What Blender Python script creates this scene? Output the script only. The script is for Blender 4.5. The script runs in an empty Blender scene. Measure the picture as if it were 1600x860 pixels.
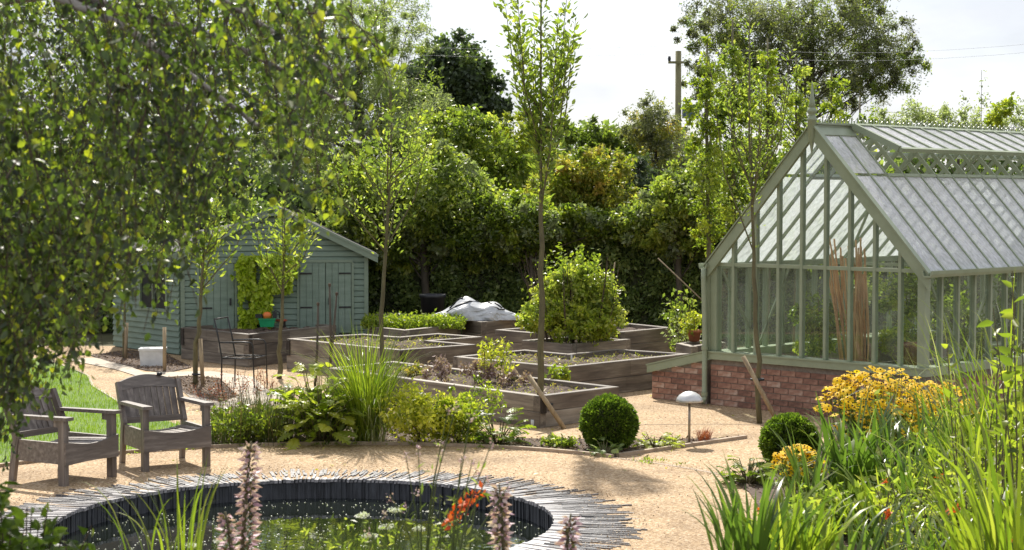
import bpy, bmesh, math, random
import numpy as np
from mathutils import Vector, Matrix, noise as mnoise
R = math.radians
random.seed(7)
rng = np.random.default_rng(7)
scene = bpy.context.scene
C = scene.collection

# ------------------------------------------------------------------ camera, world, sun, exposure
CAM_H = 2.7
FPX = 2720.0
PITCH = math.atan(122 / FPX)
cam_data = bpy.data.cameras.new('camera')
cam = bpy.data.objects.new('camera', cam_data)
C.objects.link(cam)
cam.location = (0, 0, CAM_H)
cam.rotation_euler = (R(90) - PITCH, 0, 0)
cam_data.sensor_width = 36
cam_data.lens = FPX / 1600 * 36
cam_data.clip_start = 0.05
cam_data.clip_end = 3000
cam_data.dof.use_dof = True
cam_data.dof.focus_distance = 20.5
cam_data.dof.aperture_fstop = 5.6
scene.camera = cam

SUN_EL, SUN_AZ = R(47), R(-9)
world = bpy.data.worlds.new('World')
scene.world = world
world.use_nodes = True
wn, wl = world.node_tree.nodes, world.node_tree.links
wn.clear()
w_out = wn.new('ShaderNodeOutputWorld')
w_mix = wn.new('ShaderNodeMixShader')
w_bg = wn.new('ShaderNodeBackground')
w_cl = wn.new('ShaderNodeBackground')
w_sky = wn.new('ShaderNodeTexSky')
w_sky.sky_type = 'NISHITA'
w_sky.sun_disc = False
w_sky.sun_elevation = SUN_EL
w_sky.sun_rotation = SUN_AZ
w_bg.inputs[1].default_value = 0.11
w_tc = wn.new('ShaderNodeTexCoord')
w_map = wn.new('ShaderNodeMapping')
w_map.inputs['Scale'].default_value = (1.0, 1.0, 2.6)
w_map.inputs['Location'].default_value = (0.25, 0.1, 0.4)
w_n = wn.new('ShaderNodeTexNoise')
w_n.inputs['Scale'].default_value = 2.6
w_n.inputs['Detail'].default_value = 9
w_n.inputs['Roughness'].default_value = 0.52
w_n2 = wn.new('ShaderNodeTexNoise')
w_n2.inputs['Scale'].default_value = 3.4
w_n2.inputs['Detail'].default_value = 8
w_r = wn.new('ShaderNodeValToRGB')
w_r.color_ramp.elements[0].position = 0.30
w_r.color_ramp.elements[0].color = (0.72, 0.72, 0.72, 1)
w_r.color_ramp.elements[1].position = 0.56
w_r.color_ramp.elements[1].color = (1, 1, 1, 1)
w_r2 = wn.new('ShaderNodeValToRGB')
w_r2.color_ramp.elements[0].position = 0.40
w_r2.color_ramp.elements[0].color = (0.54, 0.565, 0.635, 1)
w_r2.color_ramp.elements[1].position = 0.62
w_r2.color_ramp.elements[1].color = (0.88, 0.89, 0.93, 1)
w_cl.inputs[1].default_value = 0.51
wl.new(w_tc.outputs['Generated'], w_map.inputs[0])
wl.new(w_map.outputs[0], w_n.inputs['Vector'])
wl.new(w_map.outputs[0], w_n2.inputs['Vector'])
wl.new(w_n.outputs[0], w_r.inputs[0])
wl.new(w_n2.outputs[0], w_r2.inputs[0])
wl.new(w_sky.outputs[0], w_bg.inputs[0])
wl.new(w_r2.outputs[0], w_cl.inputs[0])
wl.new(w_r.outputs[0], w_mix.inputs[0])
wl.new(w_bg.outputs[0], w_mix.inputs[1])
wl.new(w_cl.outputs[0], w_mix.inputs[2])
wl.new(w_mix.outputs[0], w_out.inputs[0])

sun_d = bpy.data.lights.new('sun', 'SUN')
sun_d.energy = 3.1
sun_d.angle = R(1.2)
sun_d.color = (1.0, 0.94, 0.84)
sun = bpy.data.objects.new('sun', sun_d)
C.objects.link(sun)
SUNV = Vector((math.sin(SUN_AZ) * math.cos(SUN_EL), math.cos(SUN_AZ) * math.cos(SUN_EL), math.sin(SUN_EL)))
sun.rotation_euler = SUNV.to_track_quat('Z', 'Y').to_euler()
sun.location = (-3, 20, 20)

vs = scene.view_settings
vs.view_transform = 'Standard'
vs.look = 'None'
vs.gamma = 1
vs.use_curve_mapping = False
vs.exposure = 1.22
scene.cycles.max_bounces = 8
scene.cycles.transparent_max_bounces = 24
scene.cycles.transmission_bounces = 6
scene.cycles.caustics_reflective = False
scene.cycles.caustics_refractive = False

# ------------------------------------------------------------------ site measurements: sight lines to the ground
CP, SP = math.cos(PITCH), math.sin(PITCH)
def ray(px, py):
    a = (px - 800) / FPX; b = -(py - 430) / FPX
    return (a, CP + b * SP, -SP + b * CP)
def G(px, py, z=0.0):
    r = ray(px, py); t = (z - CAM_H) / r[2]
    return Vector((r[0] * t, r[1] * t, z))
def P(px, py, Y):
    r = ray(px, py); t = Y / r[1]
    return Vector((r[0] * t, Y, CAM_H + r[2] * t))

# ------------------------------------------------------------------ materials
MATS = {}
def nt(name):
    m = bpy.data.materials.new(name); m.use_nodes = True
    MATS[name] = m
    return m, m.node_tree.nodes, m.node_tree.links, m.node_tree.nodes['Principled BSDF']
def ramp(n, stops):
    r = n.new('ShaderNodeValToRGB'); cr = r.color_ramp
    while len(cr.elements) < len(stops): cr.elements.new(0.5)
    for e, (p, c) in zip(cr.elements, stops):
        e.position = p; e.color = (*c, 1) if len(c) == 3 else c
    return r
def surf(name, stops, scale=(6, 6, 6), rough=0.8, bump=0.3, bscale=None, detail=8, metallic=0.0, spec=0.5, dist=0.01, island=0.0, nscale=1.0):
    m, n, l, b = nt(name)
    tc = n.new('ShaderNodeTexCoord'); mp = n.new('ShaderNodeMapping')
    mp.inputs['Scale'].default_value = scale
    l.new(tc.outputs['Object'], mp.inputs[0])
    nz = n.new('ShaderNodeTexNoise'); nz.inputs['Scale'].default_value = nscale; nz.inputs['Detail'].default_value = detail
    nz.inputs['Roughness'].default_value = 0.65
    l.new(mp.outputs[0], nz.inputs['Vector'])
    rp = ramp(n, stops)
    src = nz.outputs[0]
    if island:
        g = n.new('ShaderNodeObjectInfo')
        mm = n.new('ShaderNodeMath'); mm.operation = 'MULTIPLY_ADD'
        mm.inputs[1].default_value = island; l.new(g.outputs['Random'], mm.inputs[0])
        m2 = n.new('ShaderNodeMath'); m2.operation = 'SUBTRACT'; m2.inputs[1].default_value = island / 2
        l.new(nz.outputs[0], m2.inputs[0]); l.new(m2.outputs[0], mm.inputs[2]); src = mm.outputs[0]
    l.new(src, rp.inputs[0]); l.new(rp.outputs[0], b.inputs['Base Color'])
    b.inputs['Roughness'].default_value = rough
    b.inputs['Metallic'].default_value = metallic
    b.inputs['Specular IOR Level'].default_value = spec
    if bump:
        bp = n.new('ShaderNodeBump'); bp.inputs['Strength'].default_value = bump; bp.inputs['Distance'].default_value = dist
        if bscale:
            n2 = n.new('ShaderNodeTexNoise'); n2.inputs['Scale'].default_value = bscale; n2.inputs['Detail'].default_value = 6
            l.new(tc.outputs['Object'], n2.inputs['Vector']); l.new(n2.outputs[0], bp.inputs['Height'])
        else:
            l.new(nz.outputs[0], bp.inputs['Height'])
        l.new(bp.outputs[0], b.inputs['Normal'])
    return m
def leafmat(name, cols, trans=0.45, tmul=1.5, rough=0.42, spec=0.5):
    """cols: ramp of leaf colours picked by the per-leaf attribute; leaves let light through"""
    m, n, l, b = nt(name)
    at = n.new('ShaderNodeAttribute'); at.attribute_name = 'tint'
    k = len(cols)
    rp = ramp(n, [(i / (k - 1), c) for i, c in enumerate(cols)])
    l.new(at.outputs['Fac'], rp.inputs[0])
    l.new(rp.outputs[0], b.inputs['Base Color'])
    b.inputs['Roughness'].default_value = rough
    b.inputs['Specular IOR Level'].default_value = spec
    tr = n.new('ShaderNodeBsdfTranslucent')
    mu = n.new('ShaderNodeMix'); mu.data_type = 'RGBA'; mu.blend_type = 'MULTIPLY'; mu.inputs[0].default_value = 1
    mu.inputs[7].default_value = (tmul * 1.06, tmul * 1.22, tmul * 0.58, 1)
    l.new(rp.outputs[0], mu.inputs[6]); l.new(mu.outputs[2], tr.inputs[0])
    mx = n.new('ShaderNodeMixShader'); mx.inputs[0].default_value = trans
    l.new(b.outputs[0], mx.inputs[1]); l.new(tr.outputs[0], mx.inputs[2])
    l.new(mx.outputs[0], n['Material Output'].inputs[0])
    return m

surf('sleeper_wood', [(0.25, (0.06, 0.047, 0.038)), (0.45, (0.14, 0.114, 0.09)), (0.6, (0.25, 0.212, 0.168)), (0.8, (0.42, 0.37, 0.30))],
     scale=(1.2, 14, 14), rough=0.6, bump=0.5, dist=0.006, island=0.22)
surf('chair_wood', [(0.25, (0.075, 0.06, 0.052)), (0.5, (0.145, 0.12, 0.103)), (0.78, (0.29, 0.25, 0.22))],
     scale=(22, 22, 2.2), rough=0.5, bump=0.4, dist=0.003, island=0.14)
surf('chair_wood_flat', [(0.25, (0.08, 0.065, 0.056)), (0.5, (0.155, 0.13, 0.112)), (0.78, (0.31, 0.27, 0.238))],
     scale=(3, 24, 24), rough=0.5, bump=0.4, dist=0.003, island=0.12)
surf('end_grain', [(0.3, (0.02, 0.016, 0.013)), (0.8, (0.06, 0.045, 0.036))], scale=(20, 20, 20))
surf('stake_wood', [(0.3, (0.20, 0.145, 0.085)), (0.7, (0.40, 0.31, 0.19))], scale=(30, 30, 3), island=0.2)
surf('bark_young', [(0.3, (0.07, 0.06, 0.03)), (0.6, (0.14, 0.125, 0.06)), (0.8, (0.24, 0.21, 0.12))], scale=(25, 25, 6), bump=0.6, dist=0.004)
surf('bark_dark', [(0.3, (0.035, 0.028, 0.02)), (0.7, (0.11, 0.09, 0.065))], scale=(8, 8, 3), bump=0.8, dist=0.02)
surf('bark_birch', [(0.35, (0.03, 0.025, 0.02)), (0.5, (0.30, 0.27, 0.24)), (0.8, (0.55, 0.52, 0.48))], scale=(5, 5, 22), bump=0.4)
surf('twig', [(0.3, (0.05, 0.033, 0.022)), (0.7, (0.12, 0.085, 0.055))], scale=(20, 20, 20), bump=0)
surf('cane', [(0.3, (0.48, 0.24, 0.10)), (0.7, (0.68, 0.42, 0.21))], scale=(8, 8, 8), bump=0, island=0.3)
surf('shed_paint', [(0.2, (0.115, 0.168, 0.132)), (0.5, (0.175, 0.238, 0.192)), (0.85, (0.24, 0.31, 0.255))], scale=(3, 3, 14), rough=0.6, bump=0.2, dist=0.003, island=0.12)
surf('shed_trim', [(0.25, (0.155, 0.205, 0.155)), (0.8, (0.225, 0.285, 0.22))], scale=(3, 3, 14), rough=0.55, bump=0.15, dist=0.003)
surf('shed_roof', [(0.3, (0.035, 0.035, 0.033)), (0.7, (0.09, 0.09, 0.08))], scale=(12, 12, 12), rough=0.9, bump=0.6)
surf('iron', [(0.3, (0.015, 0.015, 0.016)), (0.7, (0.03, 0.03, 0.032))], scale=(20, 20, 20), rough=0.45, bump=0.1, metallic=0.3)
surf('sage_paint', [(0.3, (0.245, 0.285, 0.185)), (0.7, (0.315, 0.36, 0.245))], scale=(4, 4, 4), rough=0.42, bump=0.05, dist=0.002)
surf('brick_clay', [(0.2, (0.12, 0.068, 0.052)), (0.42, (0.25, 0.13, 0.095)), (0.62, (0.36, 0.205, 0.15)), (0.85, (0.50, 0.39, 0.32))],
     scale=(9, 9, 15), rough=0.9, bump=0.5, dist=0.004, island=0.38)
surf('mortar', [(0.3, (0.15, 0.125, 0.105)), (0.7, (0.27, 0.235, 0.20))], scale=(20, 20, 20), rough=0.95, bump=0.4)
surf('slate', [(0.2, (0.06, 0.06, 0.064)), (0.45, (0.19, 0.185, 0.19)), (0.75, (0.42, 0.405, 0.41))], scale=(3, 26, 26), rough=0.5, bump=0.35, dist=0.003, island=0.45)
surf('slate_wall', [(0.3, (0.022, 0.024, 0.028)), (0.6, (0.06, 0.065, 0.075)), (0.85, (0.14, 0.15, 0.165))], scale=(20, 20, 5), rough=0.55, bump=0.4, dist=0.004)
surf('soil', [(0.3, (0.045, 0.03, 0.022)), (0.55, (0.115, 0.08, 0.06)), (0.75, (0.21, 0.155, 0.12))], scale=(26, 26, 26), rough=0.95, bump=0.9, dist=0.02)
surf('earth', [(0.3, (0.05, 0.045, 0.02)), (0.7, (0.10, 0.10, 0.04))], scale=(1.5, 1.5, 1.5), rough=0.95, bump=0.5)
surf('lawn_turf', [(0.3, (0.07, 0.13, 0.018)), (0.7, (0.15, 0.23, 0.035))], scale=(6, 6, 6), rough=0.9, bump=0.5)
surf('edging_wood', [(0.3, (0.27, 0.20, 0.14)), (0.7, (0.46, 0.37, 0.27))], scale=(8, 8, 8), rough=0.8, bump=0.3)
surf('edging_dark', [(0.3, (0.20, 0.15, 0.10)), (0.7, (0.34, 0.27, 0.19))], scale=(8, 8, 8))
surf('stone', [(0.3, (0.36, 0.30, 0.23)), (0.7, (0.52, 0.45, 0.36))], scale=(5, 5, 5), rough=0.85, bump=0.4)
surf('plastic_black', [(0.3, (0.012, 0.013, 0.016)), (0.7, (0.022, 0.024, 0.028))], rough=0.45, bump=0.05)
surf('plastic_white', [(0.3, (0.55, 0.56, 0.56)), (0.7, (0.74, 0.75, 0.75))], rough=0.5, bump=0.05)
surf('plastic_green', [(0.3, (0.01, 0.26, 0.10)), (0.7, (0.02, 0.36, 0.15))], rough=0.4, bump=0.05)
surf('plastic_red', [(0.3, (0.42, 0.07, 0.03)), (0.7, (0.55, 0.12, 0.06))], rough=0.45, bump=0.05)
surf('plastic_orange', [(0.3, (0.6, 0.14, 0.02)), (0.7, (0.7, 0.2, 0.04))], rough=0.45, bump=0.05)
surf('terracotta', [(0.3, (0.36, 0.12, 0.05)), (0.7, (0.52, 0.20, 0.10))], scale=(9, 9, 9), rough=0.85, bump=0.2)
surf('tarp', [(0.3, (0.40, 0.415, 0.44)), (0.7, (0.62, 0.635, 0.655))], scale=(5, 5, 5), rough=0.35, bump=0.5, dist=0.02)
surf('steel', [(0.3, (0.50, 0.50, 0.49)), (0.7, (0.72, 0.72, 0.71))], scale=(5, 5, 5), rough=0.38, bump=0.08, metallic=0.55)
surf('pole_steel', [(0.3, (0.28, 0.23, 0.18)), (0.7, (0.42, 0.36, 0.29))], scale=(5, 5, 5), rough=0.4, bump=0.08, metallic=0.6)
surf('pole_wood', [(0.3, (0.16, 0.15, 0.07)), (0.7, (0.27, 0.25, 0.13))], scale=(9, 9, 2), rough=0.9, bump=0.5)
surf('wire_grey', [(0.3, (0.5, 0.5, 0.51)), (0.7, (0.6, 0.6, 0.61))], bump=0)
surf('bin_blue', [(0.3, (0.05, 0.08, 0.13)), (0.7, (0.08, 0.12, 0.19))], rough=0.5, bump=0.05)
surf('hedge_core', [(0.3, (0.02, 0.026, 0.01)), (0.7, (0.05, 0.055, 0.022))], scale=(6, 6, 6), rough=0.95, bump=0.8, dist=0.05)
surf('stone_grit', [(0.3, (0.22, 0.15, 0.09)), (0.7, (0.62, 0.50, 0.36))], scale=(60, 60, 60), bump=0)
surf('debris', [(0.3, (0.12, 0.07, 0.035)), (0.7, (0.28, 0.18, 0.09))], bump=0)
surf('petal', [(0.3, (0.75, 0.74, 0.68)), (0.7, (0.85, 0.84, 0.80))], bump=0)
# resin-bound gravel
def gravel():
    m, n, l, b = nt('gravel')
    tc = n.new('ShaderNodeTexCoord')
    v = n.new('ShaderNodeTexVoronoi'); v.inputs['Scale'].default_value = 60
    nz = n.new('ShaderNodeTexNoise'); nz.inputs['Scale'].default_value = 1.1; nz.inputs['Detail'].default_value = 8
    n3 = n.new('ShaderNodeTexNoise'); n3.inputs['Scale'].default_value = 30; n3.inputs['Detail'].default_value = 6
    for x in (v, nz, n3): l.new(tc.outputs['Object'], x.inputs['Vector'])
    rp = ramp(n, [(0.0, (0.25, 0.17, 0.093)), (0.35, (0.40, 0.283, 0.162)), (0.7, (0.51, 0.38, 0.235)), (1, (0.64, 0.52, 0.38))])
    sp = n.new('ShaderNodeSeparateColor'); l.new(v.outputs['Color'], sp.inputs[0]); l.new(sp.outputs[0], rp.inputs[0])
    r2 = ramp(n, [(0.28, (0.62, 0.60, 0.58)), (0.45, (0.90, 0.885, 0.87)), (0.66, (1.08, 1.07, 1.05))]); l.new(nz.outputs[0], r2.inputs[0])
    r3 = ramp(n, [(0.34, (0.72, 0.68, 0.62)), (0.6, (1.06, 1.04, 1.02))]); l.new(n3.outputs[0], r3.inputs[0])
    a = n.new('ShaderNodeMix'); a.data_type = 'RGBA'; a.blend_type = 'MULTIPLY'; a.inputs[0].default_value = 1
    l.new(rp.outputs[0], a.inputs[6]); l.new(r2.outputs[0], a.inputs[7])
    c = n.new('ShaderNodeMix'); c.data_type = 'RGBA'; c.blend_type = 'MULTIPLY'; c.inputs[0].default_value = 1
    l.new(a.outputs[2], c.inputs[6]); l.new(r3.outputs[0], c.inputs[7])
    l.new(c.outputs[2], b.inputs['Base Color'])
    bp = n.new('ShaderNodeBump'); bp.inputs['Strength'].default_value = 0.6; bp.inputs['Distance'].default_value = 0.006
    l.new(v.outputs['Distance'], bp.inputs['Height']); l.new(bp.outputs[0], b.inputs['Normal'])
    b.inputs['Roughness'].default_value = 0.85
    b.inputs['Specular IOR Level'].default_value = 0.3
gravel()
def schlick(n, l, f0):
    lw = n.new('ShaderNodeLayerWeight'); lw.inputs[0].default_value = 0.5
    p = n.new('ShaderNodeMath'); p.operation = 'POWER'; p.inputs[1].default_value = 5; l.new(lw.outputs['Facing'], p.inputs[0])
    m = n.new('ShaderNodeMath'); m.operation = 'MULTIPLY_ADD'; m.inputs[1].default_value = 1 - f0; m.inputs[2].default_value = f0; l.new(p.outputs[0], m.inputs[0])
    return m
def glassmat(name, dirt, dcol, rough=0.02):
    m, n, l, b = nt(name)
    n.remove(b)
    tr = n.new('ShaderNodeBsdfTransparent'); tr.inputs[0].default_value = (0.93, 0.96, 0.94, 1)
    gl = n.new('ShaderNodeBsdfGlossy'); gl.inputs['Roughness'].default_value = rough
    fr = schlick(n, l, 0.05)
    m1 = n.new('ShaderNodeMixShader'); l.new(fr.outputs[0], m1.inputs[0]); l.new(tr.outputs[0], m1.inputs[1]); l.new(gl.outputs[0], m1.inputs[2])
    df = n.new('ShaderNodeBsdfDiffuse'); df.inputs[0].default_value = (*dcol, 1)
    tl = n.new('ShaderNodeBsdfTranslucent'); tl.inputs[0].default_value = (*dcol, 1)
    m2 = n.new('ShaderNodeMixShader'); m2.inputs[0].default_value = 0.55; l.new(df.outputs[0], m2.inputs[1]); l.new(tl.outputs[0], m2.inputs[2])
    tc = n.new('ShaderNodeTexCoord'); nz = n.new('ShaderNodeTexNoise'); nz.inputs['Scale'].default_value = 5; nz.inputs['Detail'].default_value = 8
    mp = n.new('ShaderNodeMapping'); mp.inputs['Scale'].default_value = (3, 3, 0.6)
    l.new(tc.outputs['Object'], mp.inputs[0]); l.new(mp.outputs[0], nz.inputs['Vector'])
    rp = ramp(n, [(0.3, (dirt * 0.6,) * 3), (0.7, (min(1, dirt * 1.4),) * 3)]); l.new(nz.outputs[0], rp.inputs[0])
    oi = n.new('ShaderNodeObjectInfo'); vr = n.new('ShaderNodeMath'); vr.operation = 'MULTIPLY_ADD'; vr.inputs[1].default_value = .5; vr.inputs[2].default_value = .7; l.new(oi.outputs['Random'], vr.inputs[0])
    mv = n.new('ShaderNodeMath'); mv.operation = 'MULTIPLY'; l.new(vr.outputs[0], mv.inputs[0]); l.new(rp.outputs[0], mv.inputs[1])
    m3 = n.new('ShaderNodeMixShader'); l.new(mv.outputs[0], m3.inputs[0]); l.new(m1.outputs[0], m3.inputs[1]); l.new(m2.outputs[0], m3.inputs[2])
    l.new(m3.outputs[0], n['Material Output'].inputs[0])
glassmat('glass_wall', 0.035, (0.6, 0.62, 0.6))
glassmat('glass_roof', 0.60, (0.90, 0.90, 0.93), rough=0.12)
def watermat():
    m, n, l, b = nt('water')
    b.inputs['Base Color'].default_value = (0.010, 0.013, 0.010, 1)
    b.inputs['Roughness'].default_value = 0.6
    b.inputs['Specular IOR Level'].default_value = 0.0
    gl = n.new('ShaderNodeBsdfGlossy'); gl.inputs['Roughness'].default_value = 0.02; gl.inputs[0].default_value = (0.95, 0.97, 1, 1)
    tc = n.new('ShaderNodeTexCoord'); nz = n.new('ShaderNodeTexNoise'); nz.inputs['Scale'].default_value = 6; nz.inputs['Detail'].default_value = 2
    l.new(tc.outputs['Object'], nz.inputs['Vector'])
    bp = n.new('ShaderNodeBump'); bp.inputs['Strength'].default_value = 0.05; bp.inputs['Distance'].default_value = 0.02
    l.new(nz.outputs[0], bp.inputs['Height']); l.new(bp.outputs[0], gl.inputs['Normal'])
    mx = n.new('ShaderNodeMixShader'); f = schlick(n, l, 0.06)
    l.new(f.outputs[0], mx.inputs[0]); l.new(b.outputs[0], mx.inputs[1]); l.new(gl.outputs[0], mx.inputs[2]); l.new(mx.outputs[0], n['Material Output'].inputs[0])
watermat()
leafmat('leaf_birch', [(0.018, 0.028, 0.011), (0.038, 0.058, 0.016), (0.075, 0.108, 0.022), (0.15, 0.19, 0.028), (0.33, 0.33, 0.03)], trans=0.45, tmul=2.0, rough=0.38, spec=0.7)
leafmat('leaf_willow', [(0.120, 0.140, 0.077), (0.200, 0.229, 0.119), (0.293, 0.324, 0.167), (0.399, 0.419, 0.237)], trans=0.42, tmul=1.7)
leafmat('leaf_dark', [(0.040, 0.059, 0.031), (0.073, 0.103, 0.052), (0.125, 0.165, 0.081)], trans=0.3, tmul=1.4)
leafmat('leaf_hedge', [(0.054, 0.080, 0.028), (0.109, 0.152, 0.048), (0.182, 0.240, 0.073), (0.328, 0.373, 0.122)], trans=0.38, tmul=1.6)
leafmat('leaf_green', [(0.074, 0.104, 0.025), (0.148, 0.194, 0.039), (0.251, 0.291, 0.057), (0.414, 0.407, 0.089)], trans=0.47, tmul=1.9)
leafmat('leaf_lime', [(0.078, 0.112, 0.020), (0.157, 0.202, 0.027), (0.246, 0.280, 0.034), (0.381, 0.381, 0.054)], trans=0.5, tmul=1.8)
leafmat('leaf_gold', [(0.156, 0.192, 0.024), (0.312, 0.324, 0.036), (0.504, 0.480, 0.060), (0.660, 0.600, 0.108)], trans=0.45, tmul=1.7)
leafmat('leaf_creeper', [(0.154, 0.220, 0.022), (0.308, 0.396, 0.033), (0.462, 0.528, 0.044)], trans=0.4, tmul=1.6)
leafmat('leaf_rust', [(0.132, 0.158, 0.032), (0.238, 0.235, 0.049), (0.383, 0.328, 0.066), (0.503, 0.328, 0.087)], trans=0.45, tmul=1.8)
leafmat('leaf_grey', [(0.081, 0.088, 0.050), (0.150, 0.156, 0.094), (0.225, 0.231, 0.138), (0.312, 0.300, 0.194)], trans=0.4, tmul=1.9)
leafmat('leaf_box', [(0.040, 0.069, 0.011), (0.086, 0.138, 0.016), (0.161, 0.230, 0.029), (0.253, 0.310, 0.046)], trans=0.4, tmul=1.7)
leafmat('blade_green', [(0.044, 0.077, 0.018), (0.077, 0.127, 0.024), (0.121, 0.181, 0.033), (0.209, 0.253, 0.055)], trans=0.42, tmul=1.7, rough=0.33)
leafmat('blade_lime', [(0.088, 0.132, 0.017), (0.154, 0.209, 0.022), (0.253, 0.297, 0.033), (0.363, 0.374, 0.066)], trans=0.48, tmul=1.6, rough=0.33)
leafmat('blade_pale', [(0.17, 0.19, 0.08), (0.30, 0.31, 0.16), (0.42, 0.40, 0.24)], trans=0.4, tmul=1.4)
leafmat('rush', [(0.05, 0.075, 0.02), (0.09, 0.11, 0.03), (0.13, 0.10, 0.045)], trans=0.3, tmul=1.3)
leafmat('petal_yellow', [(0.80, 0.50, 0.010), (0.88, 0.60, 0.016), (0.9, 0.68, 0.04)], trans=0.4, tmul=1.0, rough=0.6, spec=0.2)
leafmat('petal_orange', [(0.55, 0.07, 0.015), (0.70, 0.12, 0.02), (0.75, 0.20, 0.05)], trans=0.35, tmul=1.2, rough=0.6)
leafmat('petal_mauve', [(0.504, 0.302, 0.403), (0.739, 0.515, 0.605), (0.918, 0.762, 0.806)], trans=0.3, tmul=1.1, rough=0.6)
leafmat('bract_purple', [(0.08, 0.09, 0.03), (0.12, 0.09, 0.05), (0.18, 0.11, 0.09)], trans=0.3, tmul=1.3, rough=0.6)
leafmat('petal_white', [(0.6, 0.62, 0.55), (0.75, 0.76, 0.70)], trans=0.3, tmul=1.0, rough=0.6)
leafmat('red_twig', [(0.20, 0.05, 0.03), (0.36, 0.10, 0.06), (0.42, 0.16, 0.09)], trans=0.3, tmul=1.3)
leafmat('dry_flower', [(0.25, 0.16, 0.14), (0.40, 0.28, 0.28), (0.50, 0.38, 0.34)], trans=0.3, tmul=1.1)
leafmat('grass_blade', [(0.10, 0.16, 0.015), (0.17, 0.24, 0.02), (0.26, 0.31, 0.035)], trans=0.5, tmul=1.6)

# ------------------------------------------------------------------ object helpers
def tag(o, label=None, cat=None, group=None, kind=None):
    if label: o['label'] = label
    if cat: o['category'] = cat
    if group: o['group'] = group
    if kind: o['kind'] = kind
    return o
def empty(name, loc, rz=0.0, label=None, cat=None, group=None):
    o = bpy.data.objects.new(name, None); C.objects.link(o)
    o.location = loc; o.rotation_euler = (0, 0, rz); o.empty_display_size = 0.2
    return tag(o, label, cat, group)
def link(name, me, parent=None, loc=None, rot=None):
    o = bpy.data.objects.new(name, me); C.objects.link(o)
    if parent is not None: o.parent = parent
    if loc is not None: o.location = loc
    if rot is not None: o.rotation_euler = rot
    return o
def copy_tree(o, parent=None):
    c = o.copy(); C.objects.link(c)
    if parent is not None: c.parent = parent
    for ch in list(o.children): copy_tree(ch, c)
    return c
class MB:
    def __init__(s): s.v = []; s.f = []; s.sm = []
    def add(s, vs, fs, smooth=False):
        k = len(s.v); s.v += [tuple(x) for x in vs]; s.f += [tuple(i + k for i in f) for f in fs]; s.sm += [smooth] * len(fs); return s
    def box(s, x0, y0, z0, x1, y1, z1, M=None, ch=0.0):
        if ch > 0:   # chamfered long box: 8-sided prism along x plus flat ends
            prof = [(y0 + ch, z0), (y1 - ch, z0), (y1, z0 + ch), (y1, z1 - ch), (y1 - ch, z1), (y0 + ch, z1), (y0, z1 - ch), (y0, z0 + ch)]
            vs = [(x0, a, b) for a, b in prof] + [(x1, a, b) for a, b in prof]
            fs = [(i, (i + 1) % 8, (i + 1) % 8 + 8, i + 8)[::-1] for i in range(8)] + [tuple(range(8)), tuple(range(15, 7, -1))]
        else:
            vs = [(x0, y0, z0), (x1, y0, z0), (x1, y1, z0), (x0, y1, z0), (x0, y0, z1), (x1, y0, z1), (x1, y1, z1), (x0, y1, z1)]
            fs = [(0, 3, 2, 1), (4, 5, 6, 7), (0, 1, 5, 4), (1, 2, 6, 5), (2, 3, 7, 6), (3, 0, 4, 7)]
        if M is not None: vs = [M @ Vector(v) for v in vs]
        return s.add(vs, fs)
    def bar(s, p, q, w, h, up=Vector((0, 0, 1))):
        """box section w (sideways) by h (along up) between two points"""
        p, q = Vector(p), Vector(q); d = (q - p).normalized(); u = Vector(up)
        sd = d.cross(u)
        if sd.length < 1e-4: sd = d.cross(Vector((0, 1, 0)))
        sd.normalize(); u = sd.cross(d).normalized()
        a, b = sd * w / 2, u * h / 2
        vs = [p - a - b, p + a - b, p + a + b, p - a + b, q - a - b, q + a - b, q + a + b, q - a + b]
        return s.add(vs, [(0, 1, 2, 3), (7, 6, 5, 4), (0, 4, 5, 1), (1, 5, 6, 2), (2, 6, 7, 3), (3, 7, 4, 0)])
    def tube(s, pts, r, n=8, cap=True):
        pts = [Vector(p) for p in pts]
        rs = r if isinstance(r, (list, tuple)) else [r] * len(pts)
        k = len(s.v); ref = Vector((0.31, 0.83, 0.2)).normalized()
        for i, p in enumerate(pts):
            d = (pts[min(i + 1, len(pts) - 1)] - pts[max(i - 1, 0)]).normalized()
            a = d.cross(ref); a = a.normalized() if a.length > 1e-4 else Vector((1, 0, 0)); b = d.cross(a)
            for j in range(n):
                t = 2 * math.pi * j / n
                s.v.append(tuple(p + (a * math.cos(t) + b * math.sin(t)) * rs[i]))
        for i in range(len(pts) - 1):
            for j in range(n):
                s.f.append((k + i * n + j, k + i * n + (j + 1) % n, k + (i + 1) * n + (j + 1) % n, k + (i + 1) * n + j)); s.sm.append(True)
        if cap:
            s.f.append(tuple(k + j for j in range(n))[::-1]); s.sm.append(False)
            e = k + (len(pts) - 1) * n
            s.f.append(tuple(e + j for j in range(n))); s.sm.append(False)
        return s
    def lathe(s, prof, n=24, c=(0, 0, 0)):
        k = len(s.v)
        for (r, z) in prof:
            for j in range(n):
                t = 2 * math.pi * j / n; s.v.append((c[0] + r * math.cos(t), c[1] + r * math.sin(t), c[2] + z))
        for i in range(len(prof) - 1):
            for j in range(n):
                s.f.append((k + i * n + j, k + i * n + (j + 1) % n, k + (i + 1) * n + (j + 1) % n, k + (i + 1) * n + j)); s.sm.append(True)
        return s
    def prism(s, prof, x0, x1, M=None):
        """profile in (y,z) extruded along x"""
        n = len(prof)
        vs = [(x0, a, b) for a, b in prof] + [(x1, a, b) for a, b in prof]
        if M is not None: vs = [M @ Vector(v) for v in vs]
        return s.add(vs, [(i, i + n, (i + 1) % n + n, (i + 1) % n) for i in range(n)] + [tuple(range(n)), tuple(range(2 * n - 1, n - 1, -1))])
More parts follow.
